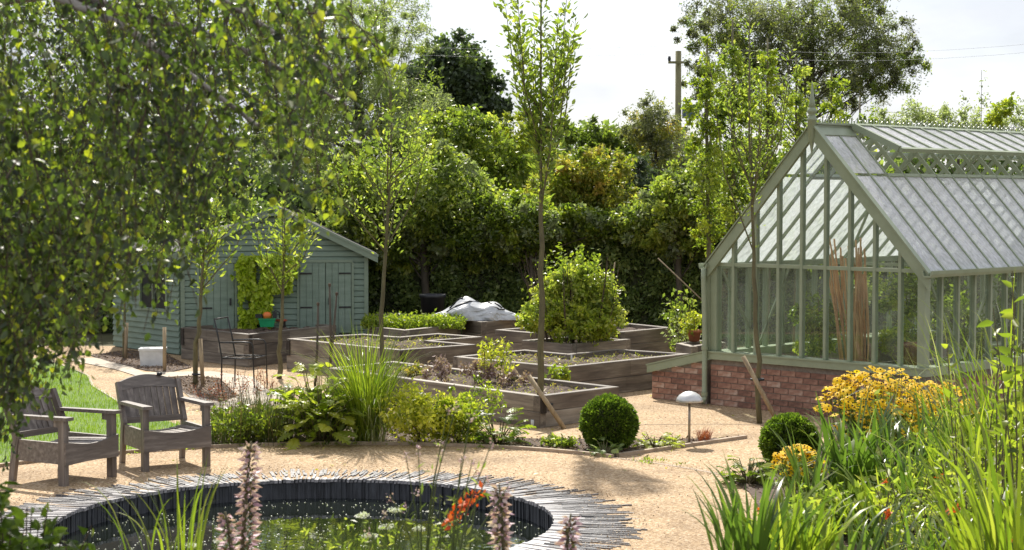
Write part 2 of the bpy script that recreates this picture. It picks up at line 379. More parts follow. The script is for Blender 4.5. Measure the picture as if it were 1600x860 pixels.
    def mesh(s, name, mat):
        me = bpy.data.meshes.new(name); me.from_pydata(s.v, [], s.f)
        me.polygons.foreach_set('use_smooth', s.sm)
        if mat: me.materials.append(MATS[mat])
        me.update(); return me
    def build(s, name, mat, parent=None, loc=None, rot=None):
        return link(name, s.mesh(name, mat), parent, loc, rot)
def fix_normals(o):
    bm = bmesh.new(); bm.from_mesh(o.data); bmesh.ops.recalc_face_normals(bm, faces=bm.faces); bm.to_mesh(o.data); bm.free(); return o

# ------------------------------------------------------------------ foliage helpers (numpy)
def unit(a): return a / (np.linalg.norm(a, axis=-1, keepdims=True) + 1e-9)
def quads_mesh(name, V, nface_verts, tint, mat, smooth=False):
    """V: (n, k, 3) one polygon strip per leaf as given by nface_verts (list of index tuples)"""
    n, k, _ = V.shape
    F = np.array(nface_verts)                       # (m,4)
    m = len(F)
    idx = (np.arange(n)[:, None, None] * k + F[None]).reshape(-1)
    me = bpy.data.meshes.new(name)
    me.vertices.add(n * k); me.vertices.foreach_set('co', V.reshape(-1).astype(np.float32))
    me.loops.add(len(idx)); me.loops.foreach_set('vertex_index', idx.astype(np.int32))
    me.polygons.add(n * m)
    me.polygons.foreach_set('loop_start', np.arange(0, len(idx), F.shape[1], dtype=np.int32))
    if smooth: me.polygons.foreach_set('use_smooth', np.ones(n * m, dtype=bool))
    me.materials.append(MATS[mat])
    at = me.attributes.new('tint', 'FLOAT', 'FACE'); at.data.foreach_set('value', np.repeat(tint, m).astype(np.float32))
    me.update(calc_edges=True)
    return me
def leaves(name, pos, mat, L=0.05, W=0.5, down=0.3, dirs=None, tint=None, parent=None, six=False, lvar=0.35, flat=0.0):
    """pos (n,3) leaf bases; L length, W width ratio; down bias of the leaf axis"""
    pos = np.asarray(pos, float); n = len(pos)
    d = unit(rng.normal(size=(n, 3))) if dirs is None else unit(np.asarray(dirs) + rng.normal(size=(n, 3)) * 0.35)
    d[:, 2] -= down; d = unit(d)
    nr = rng.normal(size=(n, 3)); nr[:, 2] += flat
    sd = unit(np.cross(d, nr)); nn = np.cross(sd, d)
    ll = L * (1 + lvar * rng.uniform(-1, 1, n))[:, None]; ww = ll * W / 2
    tip = pos + d * ll - nn * ll * 0.08
    fold = nn * ww * 0.35
    if six:
        V = np.stack([pos, pos + d * ll * 0.3 + sd * ww + fold, pos + d * ll * 0.68 + sd * ww * 0.72 + fold * .7, tip,
                      pos + d * ll * 0.68 - sd * ww * 0.72 + fold * .7, pos + d * ll * 0.3 - sd * ww + fold], 1)
        F = [(0, 1, 2, 3), (0, 3, 4, 5)]
    else:
        V = np.stack([pos, pos + d * ll * 0.45 + sd * ww + fold, tip, pos + d * ll * 0.45 - sd * ww + fold], 1)
        F = [(0, 1, 2, 3)]
    if tint is None: tint = np.clip(rng.normal(0.45, 0.24, n), 0, 1)
    return link(name, quads_mesh(name, V, F, tint, mat), parent)
def blob_points(blobs, n, clumps=60, cr=0.16, inner=0.5, flatten=1.0):
    """clumpy points spread through ellipsoids (cx,cy,cz,rx,ry,rz); returns points, clump tints, clump centres"""
    vol = np.array([b[3] * b[5] + b[4] * b[5] for b in blobs]); vol = vol / vol.sum()
    P_, T_, CC = [], [], []
    for b, w in zip(blobs, vol):
        k = max(3, int(clumps * w)); c = unit(rng.normal(size=(k, 3))) * (inner + (1 - inner) * rng.uniform(0, 1, (k, 1)) ** 0.6)
        c = c * np.array(b[3:6]) + np.array(b[:3])
        rr = cr * (0.5 + rng.uniform(0, 1, k)) * min(b[3], b[5])
        m = max(1, int(n * w)); i = rng.integers(0, k, m)
        g = rng.normal(size=(m, 3)); g = g / (1 + 0.25 * np.abs(g)); g[:, 2] *= flatten
        P_.append(c[i] + g * rr[i][:, None])
        ct = rng.normal(0, 0.19, k); T_.append(ct[i]); CC.append(c)
    return np.concatenate(P_), np.concatenate(T_), np.concatenate(CC)
def crown(name, blobs, n, mat, parent=None, L=0.06, W=0.5, clumps=60, cr=0.16, inner=0.5, down=0.3, tint0=0.45, flatten=1.0, cut=0.0, fill=0.0, toptint=0.0):
    p, t, cc = blob_points(blobs, int(n * (1 - fill)), clumps, cr, inner, flatten)
    if fill:
        p2, t2, _ = blob_points(blobs, int(n * fill), clumps * 8, cr * 1.2, 0.0, flatten)
        p = np.concatenate([p, p2]); t = np.concatenate([t, t2])
    ok = p[:, 2] > cut; p, t = p[ok], t[ok]
    tt = np.clip(tint0 + t + rng.normal(0, 0.2, len(p)), 0, 1)
    return leaves(name, p, mat, L, W, down, tint=tt, parent=parent), cc
def limbs(trunk_pts, trunk_r, targets, parent, mat='bark_dark', name='trunk', r0=0.4, n=6, seg=4, maxn=26, low=0.35):
    """trunk plus limbs that leave it and reach towards clumps of leaves"""
    mb = MB(); mb.tube(trunk_pts, trunk_r, 9)
    tp = [Vector(p) for p in trunk_pts]; tops = len(tp) - 1
    tg = list(targets); random.shuffle(tg)
    for t in tg[:maxn]:
        t = Vector(t)
        k = low + (1 - low) * random.random(); f = k * tops; i = min(int(f), tops - 1); s0 = tp[i].lerp(tp[i + 1], f - i)
        if s0.z > t.z: s0 = tp[0].lerp(tp[-1], max(0.15, low * 0.9)); 
        rr = trunk_r[i] * r0 if isinstance(trunk_r, (list, tuple)) else trunk_r * r0
        pts = []
        for j in range(seg + 1):
            q = s0.lerp(t, j / seg); q.z += math.sin(math.pi * j / seg) * 0.06 * (t - s0).length
            if 0 < j < seg: q += Vector((random.uniform(-1, 1), random.uniform(-1, 1), random.uniform(-1, 1))) * 0.03 * (t - s0).length
            pts.append(q)
        mb.tube(pts, [rr * (1 - 0.8 * j / seg) for j in range(seg + 1)], 5, cap=False)
    return mb.build(name, mat, parent)
def blades_mesh(name, base, dirs, length, width, bend, mat, tint=None, seg=6, twist=0.5, taper=0.7, droop=1.0):
    """arching strap leaves. base (n,3), dirs (n,2) lean direction, length/width/bend (n,)"""
    n = len(base); base = np.asarray(base, float)
    h = unit(np.concatenate([dirs, np.zeros((n, 1))], 1)); side = np.stack([-h[:, 1], h[:, 0], np.zeros(n)], 1)
    a = rng.uniform(-twist, twist, n)[:, None]; side = unit(side * np.cos(a) + h * np.sin(a))
    V = []; pos = base.copy(); ang = rng.uniform(0.02, 0.34, n)
    for i in range(seg + 1):
        t = i / seg; w = (width * (0.55 + 0.9 * t if t < 0.4 else (1 - ((t - 0.4) / 0.6) ** 1.8) * 0.93 + 0.02))[:, None] / 2
        V.append(pos - side * w); V.append(pos + side * w)
        st = (length / seg)[:, None]
        pos = pos + st * (h * np.sin(ang)[:, None] + np.array([0, 0, 1.0]) * np.cos(ang)[:, None])
        ang = ang + bend / seg * (0.4 + 1.6 * t * droop)
    V = np.stack(V, 1)
    F = [(2 * i, 2 * i + 1, 2 * i + 3, 2 * i + 2) for i in range(seg)]
    if tint is None: tint = np.clip(rng.normal(0.45, 0.25, n), 0, 1)
    return quads_mesh(name, V, F, tint, mat, smooth=True)
def blade_clump(name, c, n, h, spread, w, bend, mat, parent=None, seg=6, hvar=0.35, lean=None, twist=0.6):
    th = rng.uniform(0, 2 * math.pi, n); rr = np.sqrt(rng.uniform(0, 1, n)) * spread
    base = np.stack([c[0] + rr * np.cos(th), c[1] + rr * np.sin(th), np.full(n, c[2])], 1)
    th2 = th + rng.normal(0, 0.6, n); d = np.stack([np.cos(th2), np.sin(th2)], 1)
    if lean is not None: d = d + np.array(lean)
    me = blades_mesh(name, base, d, h * (1 + hvar * rng.uniform(-1, 0.6, n)), w * rng.uniform(0.6, 1.2, n), bend * rng.uniform(0.15, 2.2, n), mat, seg=seg, twist=twist)
    return link(name, me, parent)

# ================================================================== GROUND
def sheet(name, pts, z, mat, kind='structure', thick=None):
    mb = MB(); n = len(pts)
    mb.add([(p[0], p[1], z) for p in pts], [tuple(range(n))])
    o = mb.build(name, mat); fix_normals(o)
    if o.data.polygons[0].normal.z < 0: o.data.flip_normals()
    o['kind'] = kind; return o
PC = Vector((-1.72, 14.45, 0)); PR = 2.09; ARC = 4.45
# ground sheet with a hole where the pond is sunk
def ring_sheet(name, hole_c, hole_r, outer, z, mat, n=96):
    bm = bmesh.new()
    vi = [bm.verts.new((hole_c.x + hole_r * math.cos(2 * math.pi * i / n), hole_c.y + hole_r * math.sin(2 * math.pi * i / n), z)) for i in range(n)]
    vo = []
    for i in range(n):
        a = 2 * math.pi * i / n; d = Vector((math.cos(a), math.sin(a)))
        # ray to outer rectangle
        ts = []
        for ax, lo, hi in ((0, outer[0], outer[2]), (1, outer[1], outer[3])):
            if abs(d[ax]) > 1e-6:
                ts.append(((hi if d[ax] > 0 else lo) - hole_c[ax]) / d[ax])
        t = min(ts); vo.append(bm.verts.new((hole_c.x + d.x * t, hole_c.y + d.y * t, z)))
    for i in range(n):
        j = (i + 1) % n; bm.faces.new((vi[i], vi[j], vo[j], vo[i]))
    bmesh.ops.recalc_face_normals(bm, faces=bm.faces)
    me = bpy.data.meshes.new(name); bm.to_mesh(me); bm.free(); me.materials.append(MATS[mat])
    o = link(name, me)
    if o.data.polygons[0].normal.z < 0: o.data.flip_normals()
    o['kind'] = 'structure'; return o
ring_sheet('ground', PC, PR + 0.06, (-900, -900, 900, 1800), -0.012, 'earth')
ring_sheet('path', PC, PR + 0.05, (-9.5, 10.6, 9.5, 31.5), 0.0, 'gravel')

def arc(r, a0, a1, n=40): return [(PC.x + r * math.cos(R(a0 + (a1 - a0) * i / n)), PC.y + r * math.sin(R(a0 + (a1 - a0) * i / n))) for i in range(n + 1)]
def ang_of(px, py):
    g = G(px, py); return math.degrees(math.atan2(g.y - PC.y, g.x - PC.x))
# planting bed behind the pond path, its tip a wedge towards the greenhouse
a_tip = ang_of(965, 714); a_l = ang_of(330, 706)
bed_front = arc(ARC + 0.03, a_tip, a_l, 36)
g = lambda x, y: tuple(G(x, y)[:2])
sheet('planting_bed', bed_front + [g(345, 655), g(430, 628), g(560, 652), g(640, 662), g(760, 682), g(830, 686), g(1000, 687), g(1165, 685)], 0.006, 'soil')
# lawn on the left, reaching under the chairs' edging
lawn_pts = arc(ARC + 0.03, a_l, 176, 24) + [(-9, 15), (-9, 27), g(60, 560), g(100, 573), g(137, 588), g(145, 605), g(170, 620), g(200, 640), g(290, 668), g(345, 672)]
sheet('lawn', lawn_pts, 0.008, 'lawn_turf')
sheet('stone_path', [g(100, 562), g(150, 560), g(200, 572), g(225, 583), g(330, 581), g(395, 590), g(420, 612), g(520, 640), g(500, 650), g(400, 632), g(330, 642), g(300, 624), g(270, 600), g(215, 589), g(180, 578)], 0.010, 'stone')
sheet('mulch_bed', [g(262, 592), g(300, 590), g(345, 594), g(372, 620), g(345, 630), g(292, 617)], 0.014, 'soil')
sheet('shed_border', [g(140, 556), g(200, 548), g(262, 556), g(300, 575), g(262, 583), g(228, 580), g(170, 566)], 0.013, 'soil')
# right hand border
rb = [g(1143, 752), g(1165, 742), g(1200, 733), g(1235, 712), g(1300, 694), g(1420, 690), (9.5, 18.2), (9.5, 8.5), (1.75, 8.5), (1.75, 11.5), g(1175, 860), g(1190, 800), g(1170, 770)]
sheet('flower_border', rb, 0.012, 'soil')
# raised bank in front of the pond, towards the camera
def bank():
    nx, ny = 60, 24; mb = MB(); vs = []
    for j in range(ny + 1):
        y = 11.3 - (11.3 + 6) * (j / ny) ** 1.3
        for i in range(nx + 1):
            x = -9 + 18 * i / nx
            t = min(1, max(0, (11.1 - y) / 3.6)); z = 1.0 * t * t * (3 - 2 * t) - 0.02
            z += 0.03 * mnoise.noise(Vector((x * 1.3, y * 1.3, 0))) * min(1, t * 4)
            vs.append((x, y, z))
    fs = [(j * (nx + 1) + i, j * (nx + 1) + i + 1, (j + 1) * (nx + 1) + i + 1, (j + 1) * (nx + 1) + i)[::-1] for j in range(ny) for i in range(nx)]
    mb.add(vs, fs, True); o = mb.build('planting_bank', 'soil'); o['kind'] = 'structure'
    if o.data.polygons[0].normal.z < 0: o.data.flip_normals()
bank()
def bank_z(y):
    t = min(1, max(0, (11.1 - y) / 3.6)); return 1.0 * t * t * (3 - 2 * t) - 0.02
# timber edgings
def edging(pts, w=0.035, h=0.03, mat='edging_wood'):
    mb = MB()
    for a, b in zip(pts[:-1], pts[1:]):
        mb.bar((a[0], a[1], h / 2), (b[0], b[1], h / 2), w, h)
    o = mb.build('path_edging', mat); o['kind'] = 'structure'; return o
edging(arc(ARC, a_tip, 178, 60), 0.05, 0.035)
edging([g(965, 714), g(1165, 685)], 0.05, 0.035)
edging([g(1000, 664), g(1130, 663), g(1290, 668)], 0.014, 0.003, 'edging_dark')
edging([g(800, 669), g(905, 668)], 0.014, 0.003, 'edging_dark')
edging([g(262, 592), g(300, 590), g(345, 594), g(372, 620)], 0.04, 0.03)
edging([g(60, 560), g(100, 573), g(137, 588), g(145, 605), g(170, 620), g(200, 640)], 0.03, 0.02, 'stone')
# joint line of the path across the mouth
edging(arc(ARC, ang_of(1145, 752), a_tip, 14), 0.05, 0.003, 'edging_wood')
def in_poly(x, y, poly):
    c = np.zeros(len(x), bool); n = len(poly)
    for i in range(n):
        x0, y0 = poly[i]; x1, y1 = poly[(i + 1) % n]
        if y1 == y0: continue
        t = ((y0 > y) != (y1 > y)) & (x < (x1 - x0) * (y - y0) / (y1 - y0) + x0); c ^= t
    return c
# debris scattered on the gravel
def debris():
    n = 1500
    p = np.stack([rng.uniform(-5, 5, n), rng.uniform(12, 27, n), np.full(n, 0.012)], 1)
    r = np.hypot(p[:, 0] - PC.x, p[:, 1] - PC.y); p = p[(r > PR + 0.1)]
    d = rng.normal(size=(len(p), 3)); d[:, 2] = 0.03
    o = leaves('leaf_litter', p, 'red_twig', 0.022, 0.6, 0, dirs=d, flat=9); o.data.materials.clear(); o.data.materials.append(MATS['debris'])
    tag(o, 'small brown leaf litter scattered over the sandy path', 'leaf litter', kind='stuff')
debris()
def loose_stones():
    n = 9000; x = rng.uniform(-5, 5.5, n); y = rng.uniform(12.5, 28, n); r = np.hypot(x - PC.x, y - PC.y); k = (r > PR + .5); p = np.stack([x[k], y[k], np.full(k.sum(), .006)], 1); p2 = []
    for rr in (ARC - .06, ARC + .02): a = rng.uniform(0, 3.1, 900); q = rr + rng.normal(0, .05, 900); p2.append(np.stack([PC.x + q * np.cos(a), PC.y + q * np.sin(a), np.full(900, .01)], 1))
    a = rng.uniform(-.5, 3.6, 2500); q = PR + .62 + rng.normal(0, .14, 2500); p2.append(np.stack([PC.x + q * np.cos(a), PC.y + q * np.sin(a), np.full(2500, .02)], 1))
    p = np.concatenate([p] + p2); d = rng.normal(size=(len(p), 3)); d[:, 2] *= .5
    o = leaves('loose_stones', p, 'red_twig', 0.012, 0.9, 0, dirs=d, flat=2, lvar=.5); o.data.materials.clear(); o.data.materials.append(MATS['stone_grit']); tag(o, 'loose bits of grit lying on the sandy path', 'grit', kind='stuff')
loose_stones()
def mulch(poly, n, label, z):
    x = rng.uniform(min(p[0] for p in poly), max(p[0] for p in poly), n * 3); y = rng.uniform(min(p[1] for p in poly), max(p[1] for p in poly), n * 3); ok = in_poly(x, y, poly)
    p = np.stack([x[ok], y[ok], z + rng.uniform(0, .015, ok.sum())], 1)[:n]; d = rng.normal(size=(len(p), 3)); d[:, 2] *= .35
    o = leaves('bark_mulch', p, 'red_twig', .035, .45, 0, dirs=d, flat=2); o.data.materials.clear(); o.data.materials.append(MATS['debris']); tag(o, label, 'mulch', kind='stuff')
# lawn grass
def lawn_grass():
    n = 75000; x = rng.uniform(-7.6, -2.2, n); y = rng.uniform(14.5, 27.5, n); ok = in_poly(x, y, lawn_pts); x, y = x[ok], y[ok]; n = len(x)
    me = blades_mesh('lawn_grass', np.stack([x, y, np.full(n, 0.008)], 1), rng.normal(size=(n, 2)), rng.uniform(0.025, 0.06, n) * np.array([1 + .5 * mnoise.noise(Vector((a * 1.5, b * 1.5, 0))) for a, b in zip(x, y)]), np.full(n, 0.006), np.full(n, 0.8), 'grass_blade', seg=2, tint=np.clip(np.array([.45 + .5 * mnoise.noise(Vector((a * 1.1, b * 1.1, 4))) for a, b in zip(x, y)]) + rng.normal(0, .2, n), 0, 1))
    tag(link('lawn_grass', me), 'short bright green mown grass of the lawn', 'grass', kind='stuff')
lawn_grass()
mulch(bed_front + [g(345, 655), g(430, 628), g(560, 652), g(640, 662), g(760, 682), g(830, 686), g(1000, 687), g(1165, 685)], 5000, 'brown bark chips covering the planting bed behind the pond', .012)
mulch([g(262, 592), g(300, 590), g(345, 594), g(372, 620), g(345, 630), g(292, 617)], 1500, 'brown bark chips around the sapling by the metal chair', .018)
mulch([g(140, 556), g(200, 548), g(262, 556), g(300, 575), g(262, 583), g(228, 580), g(170, 566)], 1500, 'brown bark chips in the border by the shed', .018)
mulch(rb, 6000, 'brown bark chips on the right hand flower border', .018)

# ================================================================== POND
def pond():
    root = empty('round_pond', (PC.x, PC.y, 0), 0, 'round sunken garden pond ringed with slate set on edge', 'pond')
    n = 128; W = -0.18
    mb = MB()   # inner lining wall of upright slates, one body with ribs
    N = 600; vs = []; fs = []
    for i in range(N):
        a = 2 * math.pi * i / N
        for half in (0, 1):
            aa = a + (2 * math.pi / N) * half * 0.93
            rr = PR + random.uniform(-0.014, 0.014) if half == 0 else rr
            for z, off in ((0.0, 0), (-0.12, 0.003), (W - 0.25, 0.004)):
                vs.append(((rr + off) * math.cos(aa), (rr + off) * math.sin(aa), z))
    for i in range(N):
        k = i * 6
        k2 = ((i + 1) % N) * 6
        fs += [(k + 3, k, k + 1, k + 4), (k + 4, k + 1, k + 2, k + 5), (k2, k + 3, k + 4, k2 + 1), (k2 + 1, k + 4, k + 5, k2 + 2)]
    mb.add(vs, fs); o = mb.build('slate_lining', 'slate_wall', root); o['kind'] = 'stuff'
    # floor
    MB().add([((PR + 0.05) * math.cos(2 * math.pi * i / 64), (PR + 0.05) * math.sin(2 * math.pi * i / 64), W - 0.25) for i in range(64)], [tuple(range(64))]).build('pond_floor', 'slate_wall', root)
    # coping slates
    protos = []
    for k in range(14):
        L = random.uniform(0.45, 0.95); t = random.uniform(0.009, 0.017); h = 0.022
        m = MB(); sk = random.uniform(-0.008, 0.008)
        z1 = 0.003 + random.uniform(0, 0.010)
        m.add([(0, -t, -h), (L, -t * .7 + sk, -h), (L * 1.0, t * .7 + sk, -h), (0, t, -h),
               (0, -t, z1), (L * .98, -t * .6 + sk, z1 - .006), (L, t * .7 + sk, z1 - .008), (0, t, z1 + .002)],
              [(0, 3, 2, 1), (4, 5, 6, 7), (0, 1, 5, 4), (1, 2, 6, 5), (2, 3, 7, 6), (3, 0, 4, 7)])
        protos.append((m.mesh('slate', 'slate'), m, L))
    a = 0.0; angs = []
    while a < 2 * math.pi - 0.008:
        angs.append(a); a += random.uniform(0.0165, 0.0205)
    # the ones seen largest lie in the back and side arc
    front = lambda a: math.sin(a) < -0.30
    rest = MB(); cnt = 0
    def wob(a): # coping is wider on the right hand side
        return 0.47 + 0.16 * max(0, math.cos(a)) + 0.10 * max(0, -math.cos(a)) 
    for a in angs:
        me, m, L = random.choice(protos)
        rot = a + random.uniform(-0.03, 0.03) + 0.07 * math.sin(a * 3)
        r0 = PR - random.uniform(0.012, 0.03)
        s = wob(a) * random.uniform(0.82, 1.15) / 0.7
        s *= 1 - 0.38 * max(0, math.sin(a)) ** 2
        if front(a) or cnt >= 300:
            M = Matrix.Translation((r0 * math.cos(a), r0 * math.sin(a), 0)) @ Matrix.Rotation(rot, 4, 'Z') @ Matrix.Diagonal((s, 1.5, 1, 1))
            rest.add([M @ Vector(v) for v in m.v], m.f)
        else:
            o = link('slate', me, root, (r0 * math.cos(a), r0 * math.sin(a), random.uniform(-0.003, 0.004)), (random.uniform(-0.04, 0.04), 0, rot))
            o.scale = (s, random.uniform(0.95, 1.6), 1); cnt += 1
    o = rest.build('coping', 'slate', root); o['kind'] = 'stuff'
    # small slates wedged between the outer ends
    wd = MB()
    for i in range(900):
        a = random.uniform(0, 2 * math.pi); r0 = PR + 0.12 + random.uniform(0, 0.25)
        L = random.uniform(0.15, 0.4) * wob(a) / 0.6; t = random.uniform(0.004, 0.011)
        M = Matrix.Translation((r0 * math.cos(a), r0 * math.sin(a), 0.0)) @ Matrix.Rotation(a + random.uniform(-0.06, 0.06), 4, 'Z')
        wd.box(0, -t, -0.03, L, t, random.uniform(0.006, 0.014), M)
    o = wd.build('wedge_slates', 'slate', root); o['kind'] = 'stuff'
    wtr = MB().add([((PR + 0.02) * math.cos(2 * math.pi * i / n), (PR + 0.02) * math.sin(2 * math.pi * i / n), W) for i in range(n)], [tuple(range(n))]).build('water', 'water')
    wtr.location = PC; wtr['kind'] = 'structure'
    # petals afloat
    k = 800; rr = np.sqrt(rng.uniform(0, 1, k)) * (PR - 0.05); th = rng.uniform(0, 6.283, k)
    p = np.stack([PC.x + rr * np.cos(th), PC.y + rr * np.sin(th), np.full(k, W + 0.004)], 1)
    d = rng.normal(size=(k, 3)); d[:, 2] = 0
    o = leaves('floating_petals', p, 'petal_white', 0.016, 0.8, 0, dirs=d * 9, flat=50)
    tag(o, 'pale petals and seeds floating on the dark pond water', 'petals', kind='stuff')
pond()

# ================================================================== RAISED BEDS
def soil_patch(poly, z, parent, step=0.07, amp=0.06, name='soil'):
    xs = [p[0] for p in poly]; ys = [p[1] for p in poly]
    nx = int((max(xs) - min(xs)) / step) + 1; ny = int((max(ys) - min(ys)) / step) + 1
    X, Y = np.meshgrid(min(xs) + np.arange(nx + 1) * step, min(ys) + np.arange(ny + 1) * step)
    ins = in_poly((X[:-1, :-1] + step / 2).ravel(), (Y[:-1, :-1] + step / 2).ravel(), poly).reshape(ny, nx)
    Z = np.array([z + amp * mnoise.noise(Vector((a * 6, b * 6, 0))) + amp * .5 * mnoise.noise(Vector((a * 17, b * 17, 3))) for a, b in zip(X.ravel(), Y.ravel())])
    vs = list(zip(X.ravel(), Y.ravel(), Z)); mb = MB(); fs = []
    for j in range(ny):
        for i in range(nx):
            if ins[j, i]: k = j * (nx + 1) + i; fs.append((k, k + 1, k + nx + 2, k + nx + 1))
    mb.add(vs, fs, False); return mb.build(name, 'soil', parent)
BEDS = {}
def raised_bed(px, h, courses, label, t=0.10, soil_drop=0.07, brackets=()):
    pts = [G(x, y, h) for x, y in px]; pts = [Vector((p.x, p.y)) for p in pts]
    area = sum(pts[i].x * pts[(i + 1) % len(pts)].y - pts[(i + 1) % len(pts)].x * pts[i].y for i in range(len(pts)))
    if area < 0: pts = pts[::-1]; brackets = [len(pts) - 1 - b for b in brackets]
    c = sum(pts, Vector((0, 0))) / len(pts); n = len(pts)
    root = empty('raised_bed', (c.x, c.y, 0), 0, label, 'raised bed', 'sleeper raised beds of the vegetable plot')
    loc = [p - c for p in pts]
    def convex(i):
        a, b, d = loc[i - 1], loc[i], loc[(i + 1) % n]; return (b - a).cross(d - b) > 0
    ch = h / courses
    for i in range(n):
        a, b = loc[i], loc[(i + 1) % n]; d = (b - a).normalized(); L = (b - a).length; ang = math.atan2(d.y, d.x)
        for k in range(courses):
            ev = (i + k) % 2 == 0
            s = (0 if ev else t) if convex(i) else (-t if ev else 0)
            e = (0 if ev else t) if convex((i + 1) % n) else (-t if ev else 0)
            jx = random.uniform(-0.004, 0.004); out = random.uniform(0, 0.007)
            x0, x1 = s + 0.001, L - e - 0.001
            cuts = [x0, x1] if (x1 - x0) < 1.7 else [x0, x0 + (x1 - x0) * (0.5 + random.uniform(-.12, .12)), x1]
            for q in range(len(cuts) - 1):
                o = MB().box(cuts[q] + 0.001, -out + jx * 0, k * ch + 0.001, cuts[q + 1] - 0.002, t, (k + 1) * ch - 0.003, ch=0.006).build('sleeper', 'sleeper_wood', root, (a.x, a.y, 0), (0, 0, ang))
    for bi in brackets:
        p = loc[bi]; nx_ = (loc[(bi + 1) % n] - p).normalized(); ang = math.atan2(nx_.y, nx_.x)
        MB().box(0.012, -0.022, h * 0.45, 0.10, -0.009, h - 0.02).build('end_block', 'end_grain', root, (p.x, p.y, 0), (0, 0, ang))
    ins = []
    for i in range(n):   # inset polygon
        a, b, d = loc[i - 1], loc[i], loc[(i + 1) % n]; n1 = (b - a).normalized(); n2 = (d - b).normalized()
        q1 = Vector((-n1.y, n1.x)); q2 = Vector((-n2.y, n2.x)); m = (q1 + q2); m = m / max(0.3, m.dot(q1)); ins.append(b + m * (t * 0.7))
    soil_patch([(p.x, p.y) for p in ins], h - soil_drop, root)
    BEDS[label] = (root, c, ins, h - soil_drop)
    return root, c, ins
bF = raised_bed([(512, 575), (843, 619), (967, 604), (614, 564)], 0.38, 2, 'long low sleeper bed of bare soil behind the young centre tree', brackets=(1,))
bG = raised_bed([(708, 557), (880, 573.5), (1078, 552.5), (962, 545), (888, 552.5), (820, 546)], 0.45, 2, 'angled sleeper bed of soil reaching towards the cold frame')
bC = raised_bed([(448, 529), (624, 547), (744, 538), (676, 532), (754, 526), (684, 520.5), (624, 526), (568, 521.5)], 0.48, 2, 'zigzag sleeper bed of soil right of the three upright sticks', brackets=(0, 1))
bA = raised_bed([(283, 511.5), (388, 522.5), (525, 508), (415, 499.5)], 0.53, 3, 'tall sleeper bed before the shed holding the green tool box', brackets=(0, 1))
bE = raised_bed([(815, 531.5), (894, 538), (985, 530), (905, 524.5)], 0.52, 3, 'square sleeper bed filled by the rounded leafy bush')
bB = raised_bed([(576, 510), (632, 516), (720, 507), (660, 501)], 0.55, 3, 'sleeper bed planted with low bright green salad crop')
bB2 = raised_bed([(545, 495), (600, 500), (668, 493), (612, 488.5)], 0.62, 3, 'grey sleeper bed at the back beside the shed corner')
bT = raised_bed([(722, 499), (752, 503), (806, 498), (775, 493.5)], 0.62, 3, 'small tall sleeper bed under the crumpled silver bag')
bD = raised_bed([(774, 515), (830, 520), (905, 512.5), (860, 508)], 0.55, 3, 'sleeper bed half hidden behind the rounded leafy bush, left of it')
bD2 = raised_bed([(905, 512), (968, 519), (1050, 511.5), (985, 505)], 0.62, 3, 'dark weathered sleeper bed between the bush and the greenhouse')
bH = raised_bed([(1056, 536), (1080, 541.5), (1135, 535), (1110, 529.5)], 0.55, 3, 'sleeper bed behind the cold frame with a terracotta pot on it')

